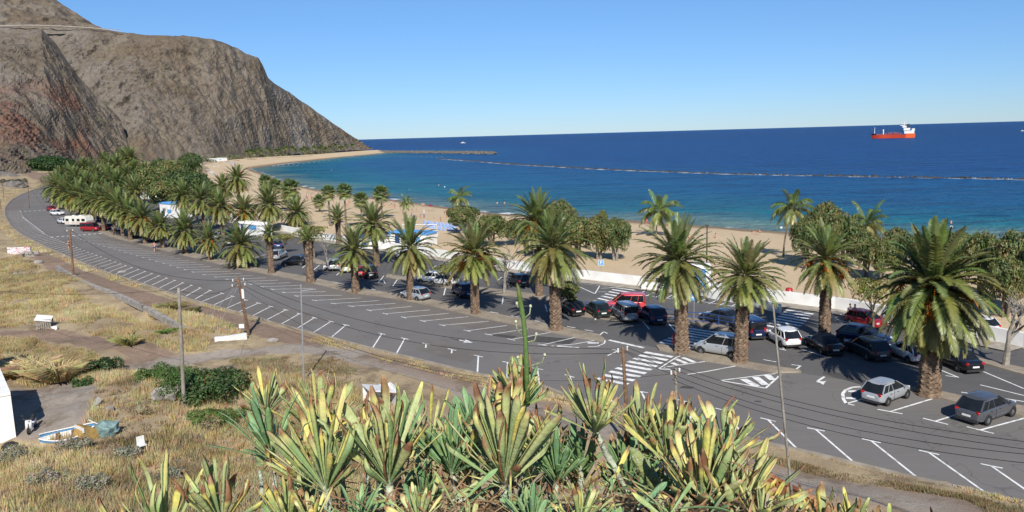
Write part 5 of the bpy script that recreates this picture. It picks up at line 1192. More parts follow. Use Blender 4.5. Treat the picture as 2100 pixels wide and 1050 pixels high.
# ---- ship
def ship():
    a=AT(1787,284.5,1290); b_=AT(1876,285.5,1265); c=(a+b_)/2; c.z=SEA_Z; d=(b_-a); L=d.length; h=math.atan2(d.y,d.x)
    r=root('tanker_ship',c,'small red tanker with white stern bridge out at sea','ship',None,h); S=L/88
    def hull(x0,x1,z0,z1,mt,name,bow=False):
        m=MB(); N=14; W=6.5*S
        for i in range(N+1):
            x=x0+(x1-x0)*i/N; f=(x+44*S)/(88*S); w=W*min(1,(f/.16)**.6 if f>0 else 0.02)*(1-.25*max(0,(f-.85)/.15)); w=max(w,.3)
            fl=1+.25*max(0,1-f/.15)
            m.v.extend([(x,-w*.9,z0),(x-(0 if f>.1 else 1.5*S),-w*fl,z1),(x-(0 if f>.1 else 1.5*S),w*fl,z1),(x,w*.9,z0)]); m.c.extend([(1,1,1)]*4)
        for i in range(N):
            k=i*4
            for j in range(3): m.f.append((k+j,k+j+1,k+j+5,k+j+4)); m.m.append(0)
        m.f.append((0,1,2,3)); m.m.append(0); m.f.append(tuple(N*4+j for j in (3,2,1,0))); m.m.append(0)
        m.build(name,mt,r)
    hull(-43*S,25*S,-1,5.2*S,M['hullred'],'hull'); hull(25.1*S,44*S,-1,6.6*S,M['orange'],'stern_hull')
    hull(-43.4*S,-35*S,5.2*S,7.6*S,paint('navy',PAL['navy']),'bow_deck')
    m=MB(); m.box((32*S,0,9*S),(20*S,11*S,5*S)); m.box((27*S,0,13*S),(13*S,11*S,4*S)); m.box((22*S,0,17*S),(8*S,12*S,3*S)); m.box((18*S,0,20*S),(9*S,13*S,3*S)); m.box((40*S,0,12.5*S),(6*S,10*S,3*S)); m.build('bridge',M['whitepaint'],r)
    m=MB(); m.box((30*S,0,18*S),(5*S,5*S,6*S)); m.build('funnel',M['plastic'],r)
    m=MB(); m.cyl((22*S,0,21*S),(22*S,0,28*S),.5*S,6); m.box((22*S,0,26*S),(1*S,5*S,.4*S)); m.cyl((-38*S,0,6*S),(-38*S,0,17*S),.8*S,6,r2=.4*S); m.cyl((-20*S,0,6*S),(-20*S,0,13*S),1.2*S,8); m.box((-20*S,0,13*S),(2.5*S,2*S,1.2*S)); m.build('mast',M['whitepaint'],r)
    m=MB()
    for i in range(7): m.cyl((-16*S+i*5*S,-2*S,6.4*S),(-13*S+i*5*S,-2*S,6.4*S),.9*S,6)
    m.box((0,0,8.6*S),(22*S,7*S,.5*S)); m.cyl((-34*S,0,6*S),(14*S,0,6.2*S),.5*S,6); m.cyl((-30*S,3*S,6*S),(14*S,3*S,6.2*S),.5*S,6)
    m.box((2*S,0,6.5*S),(1.5*S,10*S,4*S)); m.build('deck_pipes',M['terracotta'],r)
    m=MB()
    for i in range(8): m.box((16*S+i*2.7*S,-6*S,11*S),(1*S,.2*S,.8*S))
    m.box((17*S,-6.6*S,20.3*S),(8.2*S,.2*S,.9*S)); m.build('window_strip',M['glass'],r); r.scale=(1,1,1.45)
ship()
def boat(px,D,L,label):
    c=AT(px[0],px[1],D); c.z=SEA_Z; r=root('motor_boat',c,label,'boat',None,.2); m=MB(); N=8
    for i in range(N+1):
        f=i/N; w=L*.17*math.sin(math.pi*min(1,.5+f*.5))**.7 if f>.3 else L*.17; w=max(w,.05); m.v.extend([(L*(f-.5),-w*.6,-.2),(L*(f-.5),-w,L*.11),(L*(f-.5),w,L*.11),(L*(f-.5),w*.6,-.2)]); m.c.extend([(1,1,1)]*4)
    for i in range(N):
        for j in range(3): m.f.append((i*4+j,i*4+j+1,i*4+j+5,i*4+j+4)); m.m.append(0)
    m.f.append((0,1,2,3)); m.m.append(0); m.build('hull',M['whitepaint'],r); m=MB(); m.box((-L*.05,0,L*.17),(L*.35,L*.22,L*.14)); m.build('cabin',M['whitepaint'],r); m=MB(); m.box((L*.13,0,L*.18),(L*.02,L*.2,L*.07)); m.build('windscreen',M['glass'],r)
boat((949,286),2600,17,'tiny white motor boat near the horizon'); boat((2097,262),1700,9,'white boat at the right edge below the horizon')
bm=MB(); bm.ball((0,0,.05),.32,8,6); BU=bm.mesh('buoy',M['whitepaint'])
for i in range(34):
    x=560+i*10.5; y=np.interp(x,[560,700,780,930],[341,328,320.5,322.5]); o=link('buoy',BU,None,G(x,y,SEA_Z)); tag(o,'white float in the swimming-area line near the breakwater','buoy','buoy line')
for x,y,l in [(1602,468,'lone white buoy off the slender coconut palm'),(1951,466,'white buoy off the right part of the beach'),(912,384,'white buoy close inshore above the small coconut palm')]: tag(link('buoy',BU,None,G(x,y,SEA_Z)),l,'buoy')
# ================================================================ LEFT FIELD PROPS
def rel(p,L): return L
# white building with terracotta roof edge
p=ON(33,896); zt=ZTOP(p,803)-p.z; A_=G(22,803,p.z+zt); B_=G(-2,748,p.z+zt); hd=math.atan2(B_.y-A_.y,B_.x-A_.x)-math.pi/2; dep=(B_-A_).length+1.5
r=root('house',(p.x,p.y,p.z-.2),'white house with a terracotta roof edge cut by the left edge','house',None,hd)
b=MB(); b.box((-5,dep/2,zt/2),(10,dep,zt)); b.build('wall',M['white'],r); b=MB(); b.box((-5.5,dep/2,zt+.06),(9,dep-.9,.16)); b.build('roof',M['terracotta'],r)
for c_,d_ in (((-.45,dep/2,zt+.1),(.9,dep+.1,.22)),((-5.45,.2,zt+.1),(9.1,.45,.22)),((-5.45,dep-.2,zt+.1),(9.1,.45,.22))): b=MB(); b.box(c_,d_); b.build('parapet',M['white'],r)
# scooter
def scooter(px,rz,label,z=None):
    p=ON(*px); r=root('scooter',p,label,'scooter',None,rz)
    for x in (-.62,.62):
        m=MB(); 
        seg=14
        m.tube([(x+.2*math.cos(6.283*i/seg),0,.24+.2*math.sin(6.283*i/seg)) for i in range(seg+1)],.055,6,cap=False); w=m.build('wheel',M['black'],r); m=MB(); m.cyl((x,-.04,.24),(x,.04,.24),.13,10); m.build('rim',M['rim'],w)
    m=MB(); m.tube([(-.75,0,.62),(-.5,0,.55),(-.1,0,.5),(.0,0,.32),(.3,0,.3),(.42,0,.5),(.5,0,.85)],[.1,.17,.15,.1,.1,.12,.08],8); m.box((.5,0,.62),(.07,.36,.55),rot=Matrix.Rotation(-.25,3,'Y')); m.build('body',M['whitepaint'],r,smooth=True)
    m=MB(); m.tube([(-.72,0,.76),(-.4,0,.78),(-.05,0,.72)],[.1,.14,.1],8); m.build('seat',M['black'],r)
    m=MB(); m.tube([(.62,0,.24),(.5,0,.9)],.035,6); m.tube([(.46,-.32,1.0),(.5,0,.95),(.46,.32,1.0)],.025,6); m.build('handlebar',M['plastic'],r)
    for s in (-1,1): m=MB(); m.tube([(.47,.2*s,1.),(.5,.3*s,1.2)],.012,4); m.ball((.5,.3*s,1.22),(.02,.07,.05),6,4); m.build('mirror',M['plastic'],r)
    m=MB(); m.ball((.58,0,.88),(.06,.1,.07),8,6); m.build('headlight',M['lamp'],r)
scooter((66,884),math.radians(-75),'white scooter parked in the shade of the white house')
scooter((668,556),math.radians(-90),'scooter parked at the left end of the middle car row')
# old beached boat
p=ON(142,902); r=root('rowing_boat',p,'old blue and white wooden boat lying tilted in the dry grass','boat',None,.42); r.rotation_euler=(.35,-.05,.42); r.scale=(.66,.66,.66)
def lap(N=14,L=4.6):
    m=MB();rows=[]
    for i in range(N+1):
        f=i/N; x=(f-.5)*L; w=.85*math.sin(math.pi*(.06+.9*f))**.6; zk=.1+.5*abs(f-.5)**2*3; zt=.75+.75*(f-.45)**2*2.2
        rows.append([(x,-w,zt),(x,-w*.93,zt*.66),(x,-w*.6,zk*.55),(x,0,zk*.2),(x,w*.6,zk*.55),(x,w*.93,zt*.66),(x,w,zt)])
    return rows
rows=lap()
def shell(rows,ks,mt,name,off=0):
    m=MB()
    for a,c in zip(rows,rows[1:]):
        for k in ks:
            q=[a[k],c[k],c[k+1],a[k+1]]; m.face([(v[0],v[1]*(1+off),v[2]) for v in q])
    return m.build(name,mt,r)
shell(rows,(1,2,3,4),M['whitepaint'],'hull'); shell(rows,(0,5),M['skyblue'],'gunwale',.03)
m=MB()
for R_ in (rows,): m.tube([v[0] for v in R_],.06,6); m.tube([v[6] for v in R_],.06,6)
m.build('rub_rail',M['whitepaint'],r); m=MB()
for x in (-.9,.4): m.box((x,0,.55),(.3,1.5,.05))
m.build('thwart',M['wood'],r)
p=ON(186,897); r=root('pedal_boat',p,'broken white slatted boat part with ochre panel beside the blue boat','wreckage',None,.9); m=MB(); m.box((0,0,.35),(1.5,1.0,.7),rot=Matrix.Rotation(.4,3,'Y'))
m.build('panel',mat('ochre_panel',(.42,.28,.09),(.3,.19,.07),4,.8),r); m=MB()
for i in range(6): m.box((.25+i*.12,0,.95-i*.14),(.09,1.15,.05),rot=Matrix.Rotation(.6,3,'Y'))
m.box((-.6,.0,.75),(.1,1.15,.3)); m.build('slats',M['whitepaint'],r)
p=ON(222,893); r=root('tarpaulin_heap',p,'grey-green tarpaulin heap right of the wrecked boats','tarpaulin'); m=MB(); m.ball((0,0,.3),(.75,.55,.6),12,8)
m.v=[(v[0]+noise.noise(Vector(v)*2.3)*.35,v[1]+noise.noise(Vector(v)*2.3+Vector((5,0,0)))*.3,max(-.1,v[2]+noise.noise(Vector(v)*3)*.3)) for v in m.v]; m.build('cloth',mat('tarp',(.2,.3,.29),(.13,.2,.2),3,.6),r)
# hutch on legs, tyre, chairs, blocks
p=ON(92,673); r=root('wooden_hutch',p,'small wooden shelter with a slanting white board roof in the dry field','hutch',None,.3); m=MB()
m.box((0,0,1.05),(1.5,1.1,.06),rot=Matrix.Rotation(.18,3,'Y')@Matrix.Rotation(.35,3,'X')); m.build('roof',M['whitepaint'],r); m=MB()
for i in range(7): m.box((-.6+i*.2,-.35,.5),(.14,.04,.95))
m.box((-.7,.35,.5),(.1,.1,1.)); m.box((.7,.35,.5),(.1,.1,1.)); m.build('slats',M['greywood'],r)
p=ON(66,655); m=MB(); m.tube([(.42*math.cos(6.283*i/16),.42*math.sin(6.283*i/16),.14) for i in range(17)],.14,8,cap=False); tag(m.build('tyre',M['black'],None,loc=p),'old black tyre lying left of the wooden hutch','tyre')
def rubble(px,sx,sy,sz,label,mt,seed,n=9,name='rubble_block',cat='rubble'):
    p=ON(*px); rr=random.Random(seed); m=MB()
    for i in range(n):
        c=(rr.uniform(-sx,sx),rr.uniform(-sy,sy),rr.uniform(0,sz)); m.box(c,(sx*rr.uniform(.4,.9),sy*rr.uniform(.4,.9),sz*rr.uniform(.4,1)),rot=Matrix.Rotation(rr.random()*3,3,Vector((rr.random(),rr.random(),1)).normalized()))
    tag(m.build(name,mt,None,loc=p),label,cat)
rubble((213,836),.75,.5,.5,'cracked concrete slab block in the grass right of the shaded yard',M['greyrock'],1,4)
rubble((348,815),.9,.6,.5,'heap of grey rubble below the green bush',M['greyrock'],2,14)
rubble((60,525),1.4,.7,.6,'tumbled stones at the end of the graffitied wall',M['greyrock'],3,14)
rubble((38,563),.8,.5,.4,'pale stone left of the reddish pole',M['greyrock'],4,3)
rubble((110,677),.5,.3,.3,'white scrap under the wooden hutch',M['whitepaint'],5,3)
rubble((128,737),.5,.3,.2,'small pale stone by the tall grass clump',M['greyrock'],6,3)
wall('stone_wall',[(118,551),(150,570),(185,588),(250,612),(300,637),(360,668),(398,690)],.45,.45,'low crumbling grey stone wall crossing the dry field',-.2,M['greyrock'])
wall('low_wall',[(441,703),(470,700),(506,694)],.55,.35,'short white painted wall at the foot of the leaning pole',-.1,M['whitepaint'])
M['graffiti']=nodes_mat('graffiti',.85,.2); k=M['graffiti']; v=k.n.new('ShaderNodeTexVoronoi'); v.inputs['Scale'].default_value=1.6; k.L.new(k.tc.outputs['Object'],v.inputs['Vector'])
cr=k.n.new('ShaderNodeValToRGB'); cr.color_ramp.interpolation='CONSTANT'; e=cr.color_ramp.elements; e[0].color=(.62,.62,.62,1); e[1].position=.5; e[1].color=(.42,.13,.15,1)
for ps,c_ in ((.55,(.6,.6,.6)),(.72,(.15,.3,.5)),(.82,(.65,.65,.65))): x=e.new(ps); x.color=(*c_,1)
k.L.new(k.nz(1.4,2,stretch=(1,1,1.6)),cr.inputs[0]); k.L.new(cr.outputs[0],k.b.inputs['Base Color']); M['graffiti']=k.m
wall('graffiti_wall',[(17,522),(64,521)],1.3,.3,'short wall covered in red and blue graffiti at the edge of the field',-.2,M['graffiti'])
for i,(x,y,l) in enumerate([(292,925,'white plastic garden chair fallen in the scrub'),(22,925,'dark bag with a white label in the scrub below the house')]):
    p=ON(x,y); r=root('garden_chair' if i==0 else 'rubbish_bag',p,l,'chair' if i==0 else 'bag',None,.7); m=MB()
    if i==0:
        m.box((0,0,.4),(.45,.45,.04)); m.box((0,.22,.65),(.45,.04,.5)); 
        m.build('seat',M['whitepaint'],r)
        for a_ in (-.2,.2):
            for c_ in (-.2,.2): m=MB(); m.cyl((a_,c_,0),(a_,c_,.4),.02,6); m.build('leg',M['whitepaint'],r)
    else: m.ball((0,0,.25),(.5,.35,.35),10,6); m.build('bag_body',M['black'],r); m=MB(); m.box((0,-.33,.25),(.3,.1,.2)); m.build('label_patch',M['whitepaint'],r)
# white discarded cabinet among the plants
p=ON(782,838); r=root('discarded_cabinet',p,'white discarded cabinet lying open behind the foreground plants','cabinet',None,.5); m=MB()
m.box((.9,0,.75),(.08,1.5,1.5)); m.box((0,.0,1.45),(1.9,1.5,.08),rot=Matrix.Rotation(.25,3,'Y')); m.box((0,.75,.75),(1.8,.08,1.4)); m.box((-.2,-.35,.35),(1.1,.6,.5)); m.build('panel',M['whitepaint'],r); r.scale=(1.1,1.1,1.0)
# rusty panels
p0=AT(1568,968,21); p1_=AT(1752,1065,19.5); dd=(p1_-p0); r=root('rusty_fence',p0,'rusty sheet-metal fence panels behind the lower right foreground plants','fence',None,0)
m=MB(); n=7
for i in range(n):
    a=dd*(i/n); c=dd*((i+.94)/n); q=[a,c,c+Vector((0,0,-2.2)),a+Vector((0,0,-2.2))]; m.face([(v.x,v.y-.0,v.z) for v in q]); m.face([(v.x,v.y+.03,v.z) for v in q[::-1]])
m.build('panel',M['rust'],r); m=MB(); m.tube([Vector((0,0,0)),dd],.06,4)
for i in range(n+1): a=dd*(i/n); m.tube([a+Vector((0,-.04,0)),a+Vector((0,-.04,-2.2))],.045,4)
m.tube([Vector((0,-.03,-.55)),dd+Vector((0,-.03,-.55))],.04,4); m.build('frame',M['rust'],r)
# ================================================================ GROUND COVER
def in_poly_pts(poly):
    P=XY(poly); return P
def scatter(name,polys,n,hgt,cols,seed,label,wd=.05,blades=9,spread=.22,dens=None,lean=.5,avoid=True):
    rd=random.Random(seed); b=MB(); Vv=b.v;Ff=b.f;Cc=b.c
    for poly,wt in polys:
        P=XY(poly); x0=min(p.x for p in P);x1=max(p.x for p in P);y0=min(p.y for p in P);y1=max(p.y for p in P); k=int(n*wt); got=0; tries=0
        while got<k and tries<k*12:
            tries+=1; x=rd.uniform(x0,x1); y=rd.uniform(y0,y1)
            if not pip(x,y,P): continue
            if avoid and (gz(x,y,TG)>.45 or gz(x,y,ASPf)>.05): continue
            k1=noise.noise(Vector((x*.22,y*.22,seed))); k2=noise.noise(Vector((x*.05,y*.05,seed+3)))
            if k1+.7*k2<-.1 and rd.random()<.85: continue
            got+=1; z=gz(x,y); h=hgt*rd.uniform(.5,1.3)*(1+k1*.8+.5*k2); kk=k2*1.4+k1*.7+rd.uniform(-.25,.25)
            c=cols[0] if kk<-.25 else cols[1] if kk<.3 else cols[2]; 
            if rd.random()<.05: c=cols[-1]
            c=tuple(v*rd.uniform(.8,1.2) for v in c)
            for j in range(blades):
                a=rd.random()*6.28; r=spread*math.sqrt(rd.random()); bx=x+r*math.cos(a); by=y+r*math.sin(a); l=h*rd.uniform(.6,1.1); e=lean*l*rd.random(); w=wd*rd.uniform(.5,1.); t=rd.random()*6.28
                n0=len(Vv); dx,dy=w*math.cos(t),w*math.sin(t)
                Vv.extend([(bx-dx,by-dy,z-.05),(bx+dx,by+dy,z-.05),(bx+e*math.cos(a),by+e*math.sin(a),z+l)]); c2=tuple(v*.8 for v in c); Cc.extend([c,c,c]); Ff.append((n0,n0+1,n0+2)); b.m.append(0)
    o=b.build(name,M['grass']); tag(o,label,'ground cover',None,'stuff'); return o
def pip(x,y,P):
    c=False; n=len(P)
    for i in range(n):
        a=P[i];b=P[(i+1)%n]
        if (a.y>y)!=(b.y>y) and x<(b.x-a.x)*(y-a.y)/(b.y-a.y)+a.x: c=not c
    return c
ASPf=ASP.astype(float)
STRAW=[(.45,.36,.185),(.56,.46,.245),(.67,.57,.33),(.32,.3,.14)]
BROWN=[(.24,.19,.12),(.35,.285,.17),(.46,.385,.235),(.2,.19,.12)]
F1=[(-60,600),(60,570),(150,600),(280,650),(430,700),(420,720),(330,720),(220,700),(120,660),(-60,690)]
F2=[(-60,540),(40,530),(130,560),(160,590),(80,610),(-60,620)]
F3=[(-60,690),(20,690),(180,720),(230,760),(150,800),(60,780),(-60,760)]
F4=[(140,790),(240,760),(420,800),(520,760),(700,790),(820,850),(900,930),(1000,1000),(1000,1120),(300,1120),(-40,1120),(-40,930),(100,930),(140,860)]
F5=[(1500,925),(1700,965),(1900,1010),(2150,1070),(2200,1120),(1700,1040),(1500,960)]
scatter('dry_grass',[(F1,.36),(F2,.14),(F3,.22),(F4,.4)],17000,.42,STRAW,1,'dry straw-coloured grass covering the field on the left',.032,13)
scatter('dry_grass',[(F4,.8),(F2,.2)],8000,.3,BROWN,2,'brown withered weeds on the slope below the camera',.035,14,.3,None,.9)
scatter('dry_grass',[([(600,676),(813,729),(980,769),(1182,819),(1336,850),(1560,909),(1753,953),(2100,1036),(2100,1052),(1700,957),(1500,912),(1180,836),(960,785),(760,732),(600,690)],1.)],2600,.16,STRAW,3,'thin fringe of dry grass along the kerb',.05,6,.25,avoid=False)
scatter('dry_grass',[([(10,452),(48,486),(105,514),(200,555),(330,600),(500,650),(600,680),(570,690),(420,640),(260,590),(130,545),(40,505),(0,470)],.6),([(0,395),(50,385),(10,420),(0,480),(-40,470)],.4)],5000,.3,STRAW,4,'dry grass strip between the dirt track and the road bend',.09,7,.35)
scatter('dry_grass',[([(300,640),(420,690),(500,690),(480,665),(390,640),(330,620)],1.)],1500,.5,STRAW,5,'tall straw grass beside the crumbling wall',.05,9)
scatter('dry_grass',[([(470,735),(700,735),(760,790),(620,800),(500,780)],1.)],1500,.22,BROWN,6,'low reddish weeds beyond the green bush',.05,9)
scatter('roadside_weeds',[(F5,1.)],2600,.18,BROWN,7,'brown weeds between the kerb and the track at the lower right',.04,8)
# big pale tufts
def tuft(px,r,h,label,n=420,cols=STRAW,seed=1):
    p=ON(*px); rd=random.Random(seed); b=MB()
    for i in range(n):
        a=rd.random()*6.28; q=r*math.sqrt(rd.random())*.45; l=h*rd.uniform(.6,1.1); e=r*rd.uniform(.2,1.); w=.025; t=rd.random()*6.28; c=tuple(v*rd.uniform(.85,1.3) for v in cols[rd.randrange(3)])
        x,y=q*math.cos(a),q*math.sin(a); m=(x+e*.4*math.cos(a),y+e*.4*math.sin(a),l*.75); b.add([(x-w*math.cos(t),y-w*math.sin(t),-.1),(x+w*math.cos(t),y+w*math.sin(t),-.1),(m[0]+w*math.cos(t),m[1]+w*math.sin(t),m[2]),(x+e*math.cos(a),y+e*math.sin(a),l*.9),(m[0]-w*math.cos(t),m[1]-w*math.sin(t),m[2])],[(0,1,2,3,4)],0,c)
    return tag(b.build('grass_tuft',M['grass'],None,loc=p),label,'grass tuft')
tuft((120,775),2.5,1.35,'big fountain-shaped pale grass tuft above the shaded yard',1500,seed=1); tuft((70,765),2.4,1.3,'pale grass tuft left of the fountain-shaped one',900,seed=2); tuft((25,770),2.,1.2,'pale grass tuft at the left edge above the house',700,seed=3); tuft((265,705),1.5,.8,'greenish-yellow tuft near the bend of the dirt path',400,[(.25,.27,.1),(.36,.35,.15),(.42,.4,.18)],4); tuft((345,685),1.1,.5,'small bright green tuft in the dry field',300,[(.07,.16,.03),(.1,.2,.04),(.14,.22,.06)],5)
tuft((395,642),.9,.7,'dark green low shrub on the dirt strip by the road',300,[(.07,.09,.03),(.12,.13,.05),(.17,.16,.07)],6); tuft((352,632),1.8,.7,'olive tuft beside the crumbling wall',400,[(.2,.19,.07),(.28,.26,.1),(.3,.26,.12)],7)
def bush(px,rx,ry,h,n,cols,label,seed,size=.12,gap=.2,name='bush'):
    p=ON(*px); rr=random.Random(seed); lob=[]
    for i in range(9): a=i*2.4; q=math.sqrt((i+.5)/9)*.7; lob.append((q*rx*math.cos(a),q*ry*math.sin(a),h*.35+rr.uniform(-.2,.2),min(rx,ry)*rr.uniform(.34,.5)))
    b=leaf_crown(seed,lob,n,size,cols,min(1.,h*.62/(min(rx,ry)*.42)),.45,gap); r=root(name,p,label,'shrub'); b.build('foliage',M['tleaf'],r)
    m=MB(); limbs(m,(0,0,-.1),[(l[0],l[1],l[2]) for l in lob],.05,rr); m.build('stems',M['bark'],r); return r
IVY=[(.035,.075,.02),(.06,.115,.03),(.1,.15,.045),(.25,.12,.05)]
bush((437,815),2.5,3.2,2.4,9000,IVY,'large dark-leaved bush right of the tall grey pole',81,.10)
bush((385,800),2.6,2.4,1.6,5500,[(.07,.13,.025),(.1,.17,.035),(.13,.19,.05)],'fresh green thicket left of the large dark-leaved bush',82,.08)
bush((330,775),2.6,1.8,.9,3800,[(.07,.13,.025),(.1,.17,.035),(.13,.19,.05)],'low green creeper linking the two dark bushes',83,.08)
bush((212,765),1.5,1.6,1.5,3600,IVY,'smaller dark bush at the left end of the green thicket',84,.10)
bush((170,790),1.1,.8,.6,1400,IVY,'low dark shoot at the foot of the smaller dark bush',85,.09)
bush((440,860),2.5,1.4,.6,3000,[(.07,.13,.025),(.1,.17,.035),(.13,.19,.05)],'green skirt of creeper below the large dark-leaved bush',86,.08)
GS=[(.30,.29,.22),(.36,.34,.27),(.22,.2,.15)]
for i,(x,y,rx,h,l) in enumerate([(150,925,1.2,.9,'grey twiggy shrub against the blue boat'),(258,940,1.0,.8,'grey twiggy shrub right of the tarpaulin heap'),(25,945,1.4,.9,'grey shrub at the corner of the white house'),(95,990,1.2,.8,'pale grey shrub at the bottom left'),(190,1000,1.0,.7,'grey shrub at the bottom left of the foreground leaves'),(345,985,1.1,.8,'silvery shrub behind the lowest leaves'),(428,880,.8,.8,'dark grey dead shrub right of the tall pole foot'),(300,850,.7,.7,'dead grey shrub under the rubble heap')]):
    bush((x,y),rx,rx*.8,h,1500,GS if i<6 else BROWN[:3],l,90+i,.06,.05,'dry_shrub')
bush((25,377),9,4,2.6,1500,[(.07,.06,.05),(.12,.1,.07),(.1,.1,.05)],'dark rocky scrub ridge above the road bend at the far left',99,.5,.1)
def boulder(px,rx,ry,h,label,seed,mt,name='shade_caster'):
    p=ON(*px); m=MB(); m.ball((0,0,h*.25),(rx,ry,h*.8),28,20); s_=Vector((seed,0,0)); out=[]
    for v in m.v:
        q=Vector(v); n_=noise.ridged_multi_fractal(q*.45+s_,.9,2.1,4,1.,2.)-1.; q=q*(1+.16*n_+.1*noise.noise(q*1.3+s_)); out.append((q.x,q.y,max(-.5,q.z)))
    m.v=out; return tag(m.build(name,mt,None,loc=p),label,'rock')
boulder((-105,800),2.2,2.,7.,'unseen tall rock shape added outside the left edge to shade the field',3,M['rock'])  # unseen caster added off the left edge for the field's shadow
for i,(x,y,a,h,l) in enumerate([(8,372,9,5,'dark jagged rock ledge left of the dome-shaped tree'),(30,385,6,3,'lower dark rock below the jagged ledge at the far left'),(78,540,.8,.5,'small rock on the track edge by the graffitied wall'),(560,700,.5,.3,'small pale rock on the dirt track near the leaning pole'),(250,560,.6,.4,'small rock near the road kerb left of the sapling')]): boulder((x,y),a,a*.7,h,l,10+i,M['rock'] if i<2 else M['greyrock'],'rock')
# ================================================================ FOREGROUND BANK AND SUCCULENTS
bx=np.arange(-3.4,3.4,.05); by=np.arange(.9,4.6,.05); BX,BY=np.meshgrid(bx,by); BZ=np.zeros(BX.shape)
def bankz(x,y):
    px=1050+F*x/max(y,.5)            # rough azimuth, only used to shape the mound along the ledge
    prof=np.interp(y,[.9,1.7,2.0,2.3,2.6,2.85,3.4,4.6],[17.2,17.38,17.46,17.33,17.19,16.84,15.5,13.5])
    side=np.interp(x,[-3.4,-1.5,-.85,-.6,-.2,.3,.7,1.0,1.5,3.4],[-1.6,-.7,-.22,0,.0,.03,0,-.22,-.5,-.9])
    return prof+side+noise.fractal(Vector((x*2.2,y*2.2,1.)),1,2,4)*.05
for j in range(BX.shape[0]):
    for i in range(BX.shape[1]): BZ[j,i]=bankz(BX[j,i],BY[j,i])
k=nodes_mat('bank_soil',.95,.1); c=k.mix(k.ramp(k.nz(5,6,rough=.7),.4,.6),(.23,.16,.1),(.13,.09,.06)); c=k.mix(k.ramp(k.nz(30,4,rough=.8),.5,.65),c,(.36,.28,.19)); k.L.new(c,k.b.inputs['Base Color']); k.L.new(k.bump(k.nz(25,6,rough=.8),.8,.03),k.b.inputs['Normal'])
grid('foreground_bank',bx,by,BZ,{},k.m)
rd=random.Random(12); b=MB()
for i in range(7500):
    x=rd.uniform(-1.5,1.6); y=rd.uniform(1.5,2.75); z=bankz(x,y)+rd.uniform(0,.03); l=rd.uniform(.006,.035); w=rd.uniform(.0012,.004); a=rd.random()*6.28; e=rd.uniform(-.5,.6)
    d=Vector((math.cos(a)*math.cos(e),math.sin(a)*math.cos(e),math.sin(e)))*l; s=Vector((-math.sin(a),math.cos(a),rd.uniform(-.5,.5)))*w; c=rd.choice([(.36,.24,.13),(.45,.33,.2),(.25,.15,.08),(.5,.42,.3),(.14,.1,.07)]); q=Vector((x,y,z))
    b.face([q-d-s,q+d-s,q+d+s,q-d+s],0,c)
tag(b.build('leaf_litter',M['grass']),'dead brown leaf litter on the bank under the succulents','leaf litter',None,'stuff')
def sleaf(b,rd,org,d,L,W,kind,curl=.3,sag=.2):
    """strap leaf with folded blade; colour runs green > yellow > brown tip"""
    d=Vector(d).normalized(); up=Vector((0,0,1)); side=d.cross(up); 
    if side.length<.1: side=Vector((1,0,0))
    side.normalize(); side=Matrix.Rotation(rd.uniform(-.9,.9),3,d)@side; nrm=side.cross(d).normalized()
    if nrm.z<0: nrm=-nrm
    N=14; rows=[]; p=Vector(org); tipc=rd.choice([(.30,.14,.07),(.42,.24,.13),(.24,.11,.06),(.36,.19,.1)])
    if kind=='y':
        g=rd.choice([(.34,.42,.16),(.40,.47,.2),(.46,.5,.24),(.26,.36,.15),(.36,.43,.22)]); y_=rd.choice([(.74,.63,.17),(.68,.6,.22),(.56,.56,.25),(.46,.5,.22)]); b0=rd.choice([rd.uniform(.6,.8),rd.uniform(.74,.92),rd.uniform(.86,1.),rd.uniform(.86,1.)]); y0=rd.uniform(.3,1.0)
    elif kind=='b': g=y_=(.34,.19,.09); b0=.2;y0=.1; 
    else: g=rd.choice([(.18,.32,.15),(.23,.38,.18),(.28,.41,.17)]); y_=(.2,.3,.1); b0=1.3; y0=rd.uniform(.9,1.4)
    dd=d.copy(); br=rd.uniform(.3,1.3) if kind!='g' else 0
    for i in range(N+1):
        t=i/N; wv=W*(.26+.74*min(1,t/.76)**1.2) if t<.76 else W*(1-((t-.76)/.24)**2.6*(.88 if kind=='g' else .6)); wv=max(wv,.0012)
        if t>b0: wv*=max(.3,1-(t-b0)*1.8)
        fold=.25+.5*max(0,t-b0)
        rows.append((p.copy(),wv,fold,nrm.copy(),side.copy()))
        if t<y0-.15: c=g
        elif t<y0+.1: c=lerp3(g,y_,(t-y0+.15)/.25)
        elif t<b0-.03: c=y_
        elif t<b0+.03: c=lerp3(y_,tipc,(t-b0+.03)/.06)
        else: c=tipc
        if t<.14: c=lerp3((.48,.5,.38),c,t/.14)
        m=tuple(v*rd.uniform(.94,1.06) for v in c); rows[-1]+=(m,)
        ang=-sag/N*(1.2*t)
        if t>b0-.05: ang+= (br*2.2)/N*rd.uniform(.6,3.)
        R=Matrix.Rotation(ang+curl/N*.3,3,side); dd=(R@dd).normalized(); nrm=(R@nrm).normalized(); p=p+dd*(L/N)
        if t>b0: side=(Matrix.Rotation(rd.uniform(-.25,.25),3,dd)@side)
    n0=len(b.v); th=W*.07
    for q,wv,fo,nn,ss,c in rows:
        P=[q-ss*wv+nn*wv*fo,q-ss*wv*.5+nn*wv*fo*.3,q-nn*th*.4,q+ss*wv*.5+nn*wv*fo*.3,q+ss*wv+nn*wv*fo, q+ss*wv*.5-nn*(th),q-nn*th*2.,q-ss*wv*.5-nn*th]
        ce=lerp3(c,(.4,.36,.2),.12)
        b.v.extend([tuple(v) for v in P]); b.c.extend([ce,c,lerp3(c,(.5,.5,.3),.1),c,ce,c,c,c])
    for i in range(N):
        a=n0+i*8
        for k_ in range(8): k2=(k_+1)%8; b.f.append((a+k_,a+k2,a+8+k2,a+8+k_)); b.m.append(0)
    b.f.append(tuple(n0+N*8+k_ for k_ in range(8))); b.m.append(0)
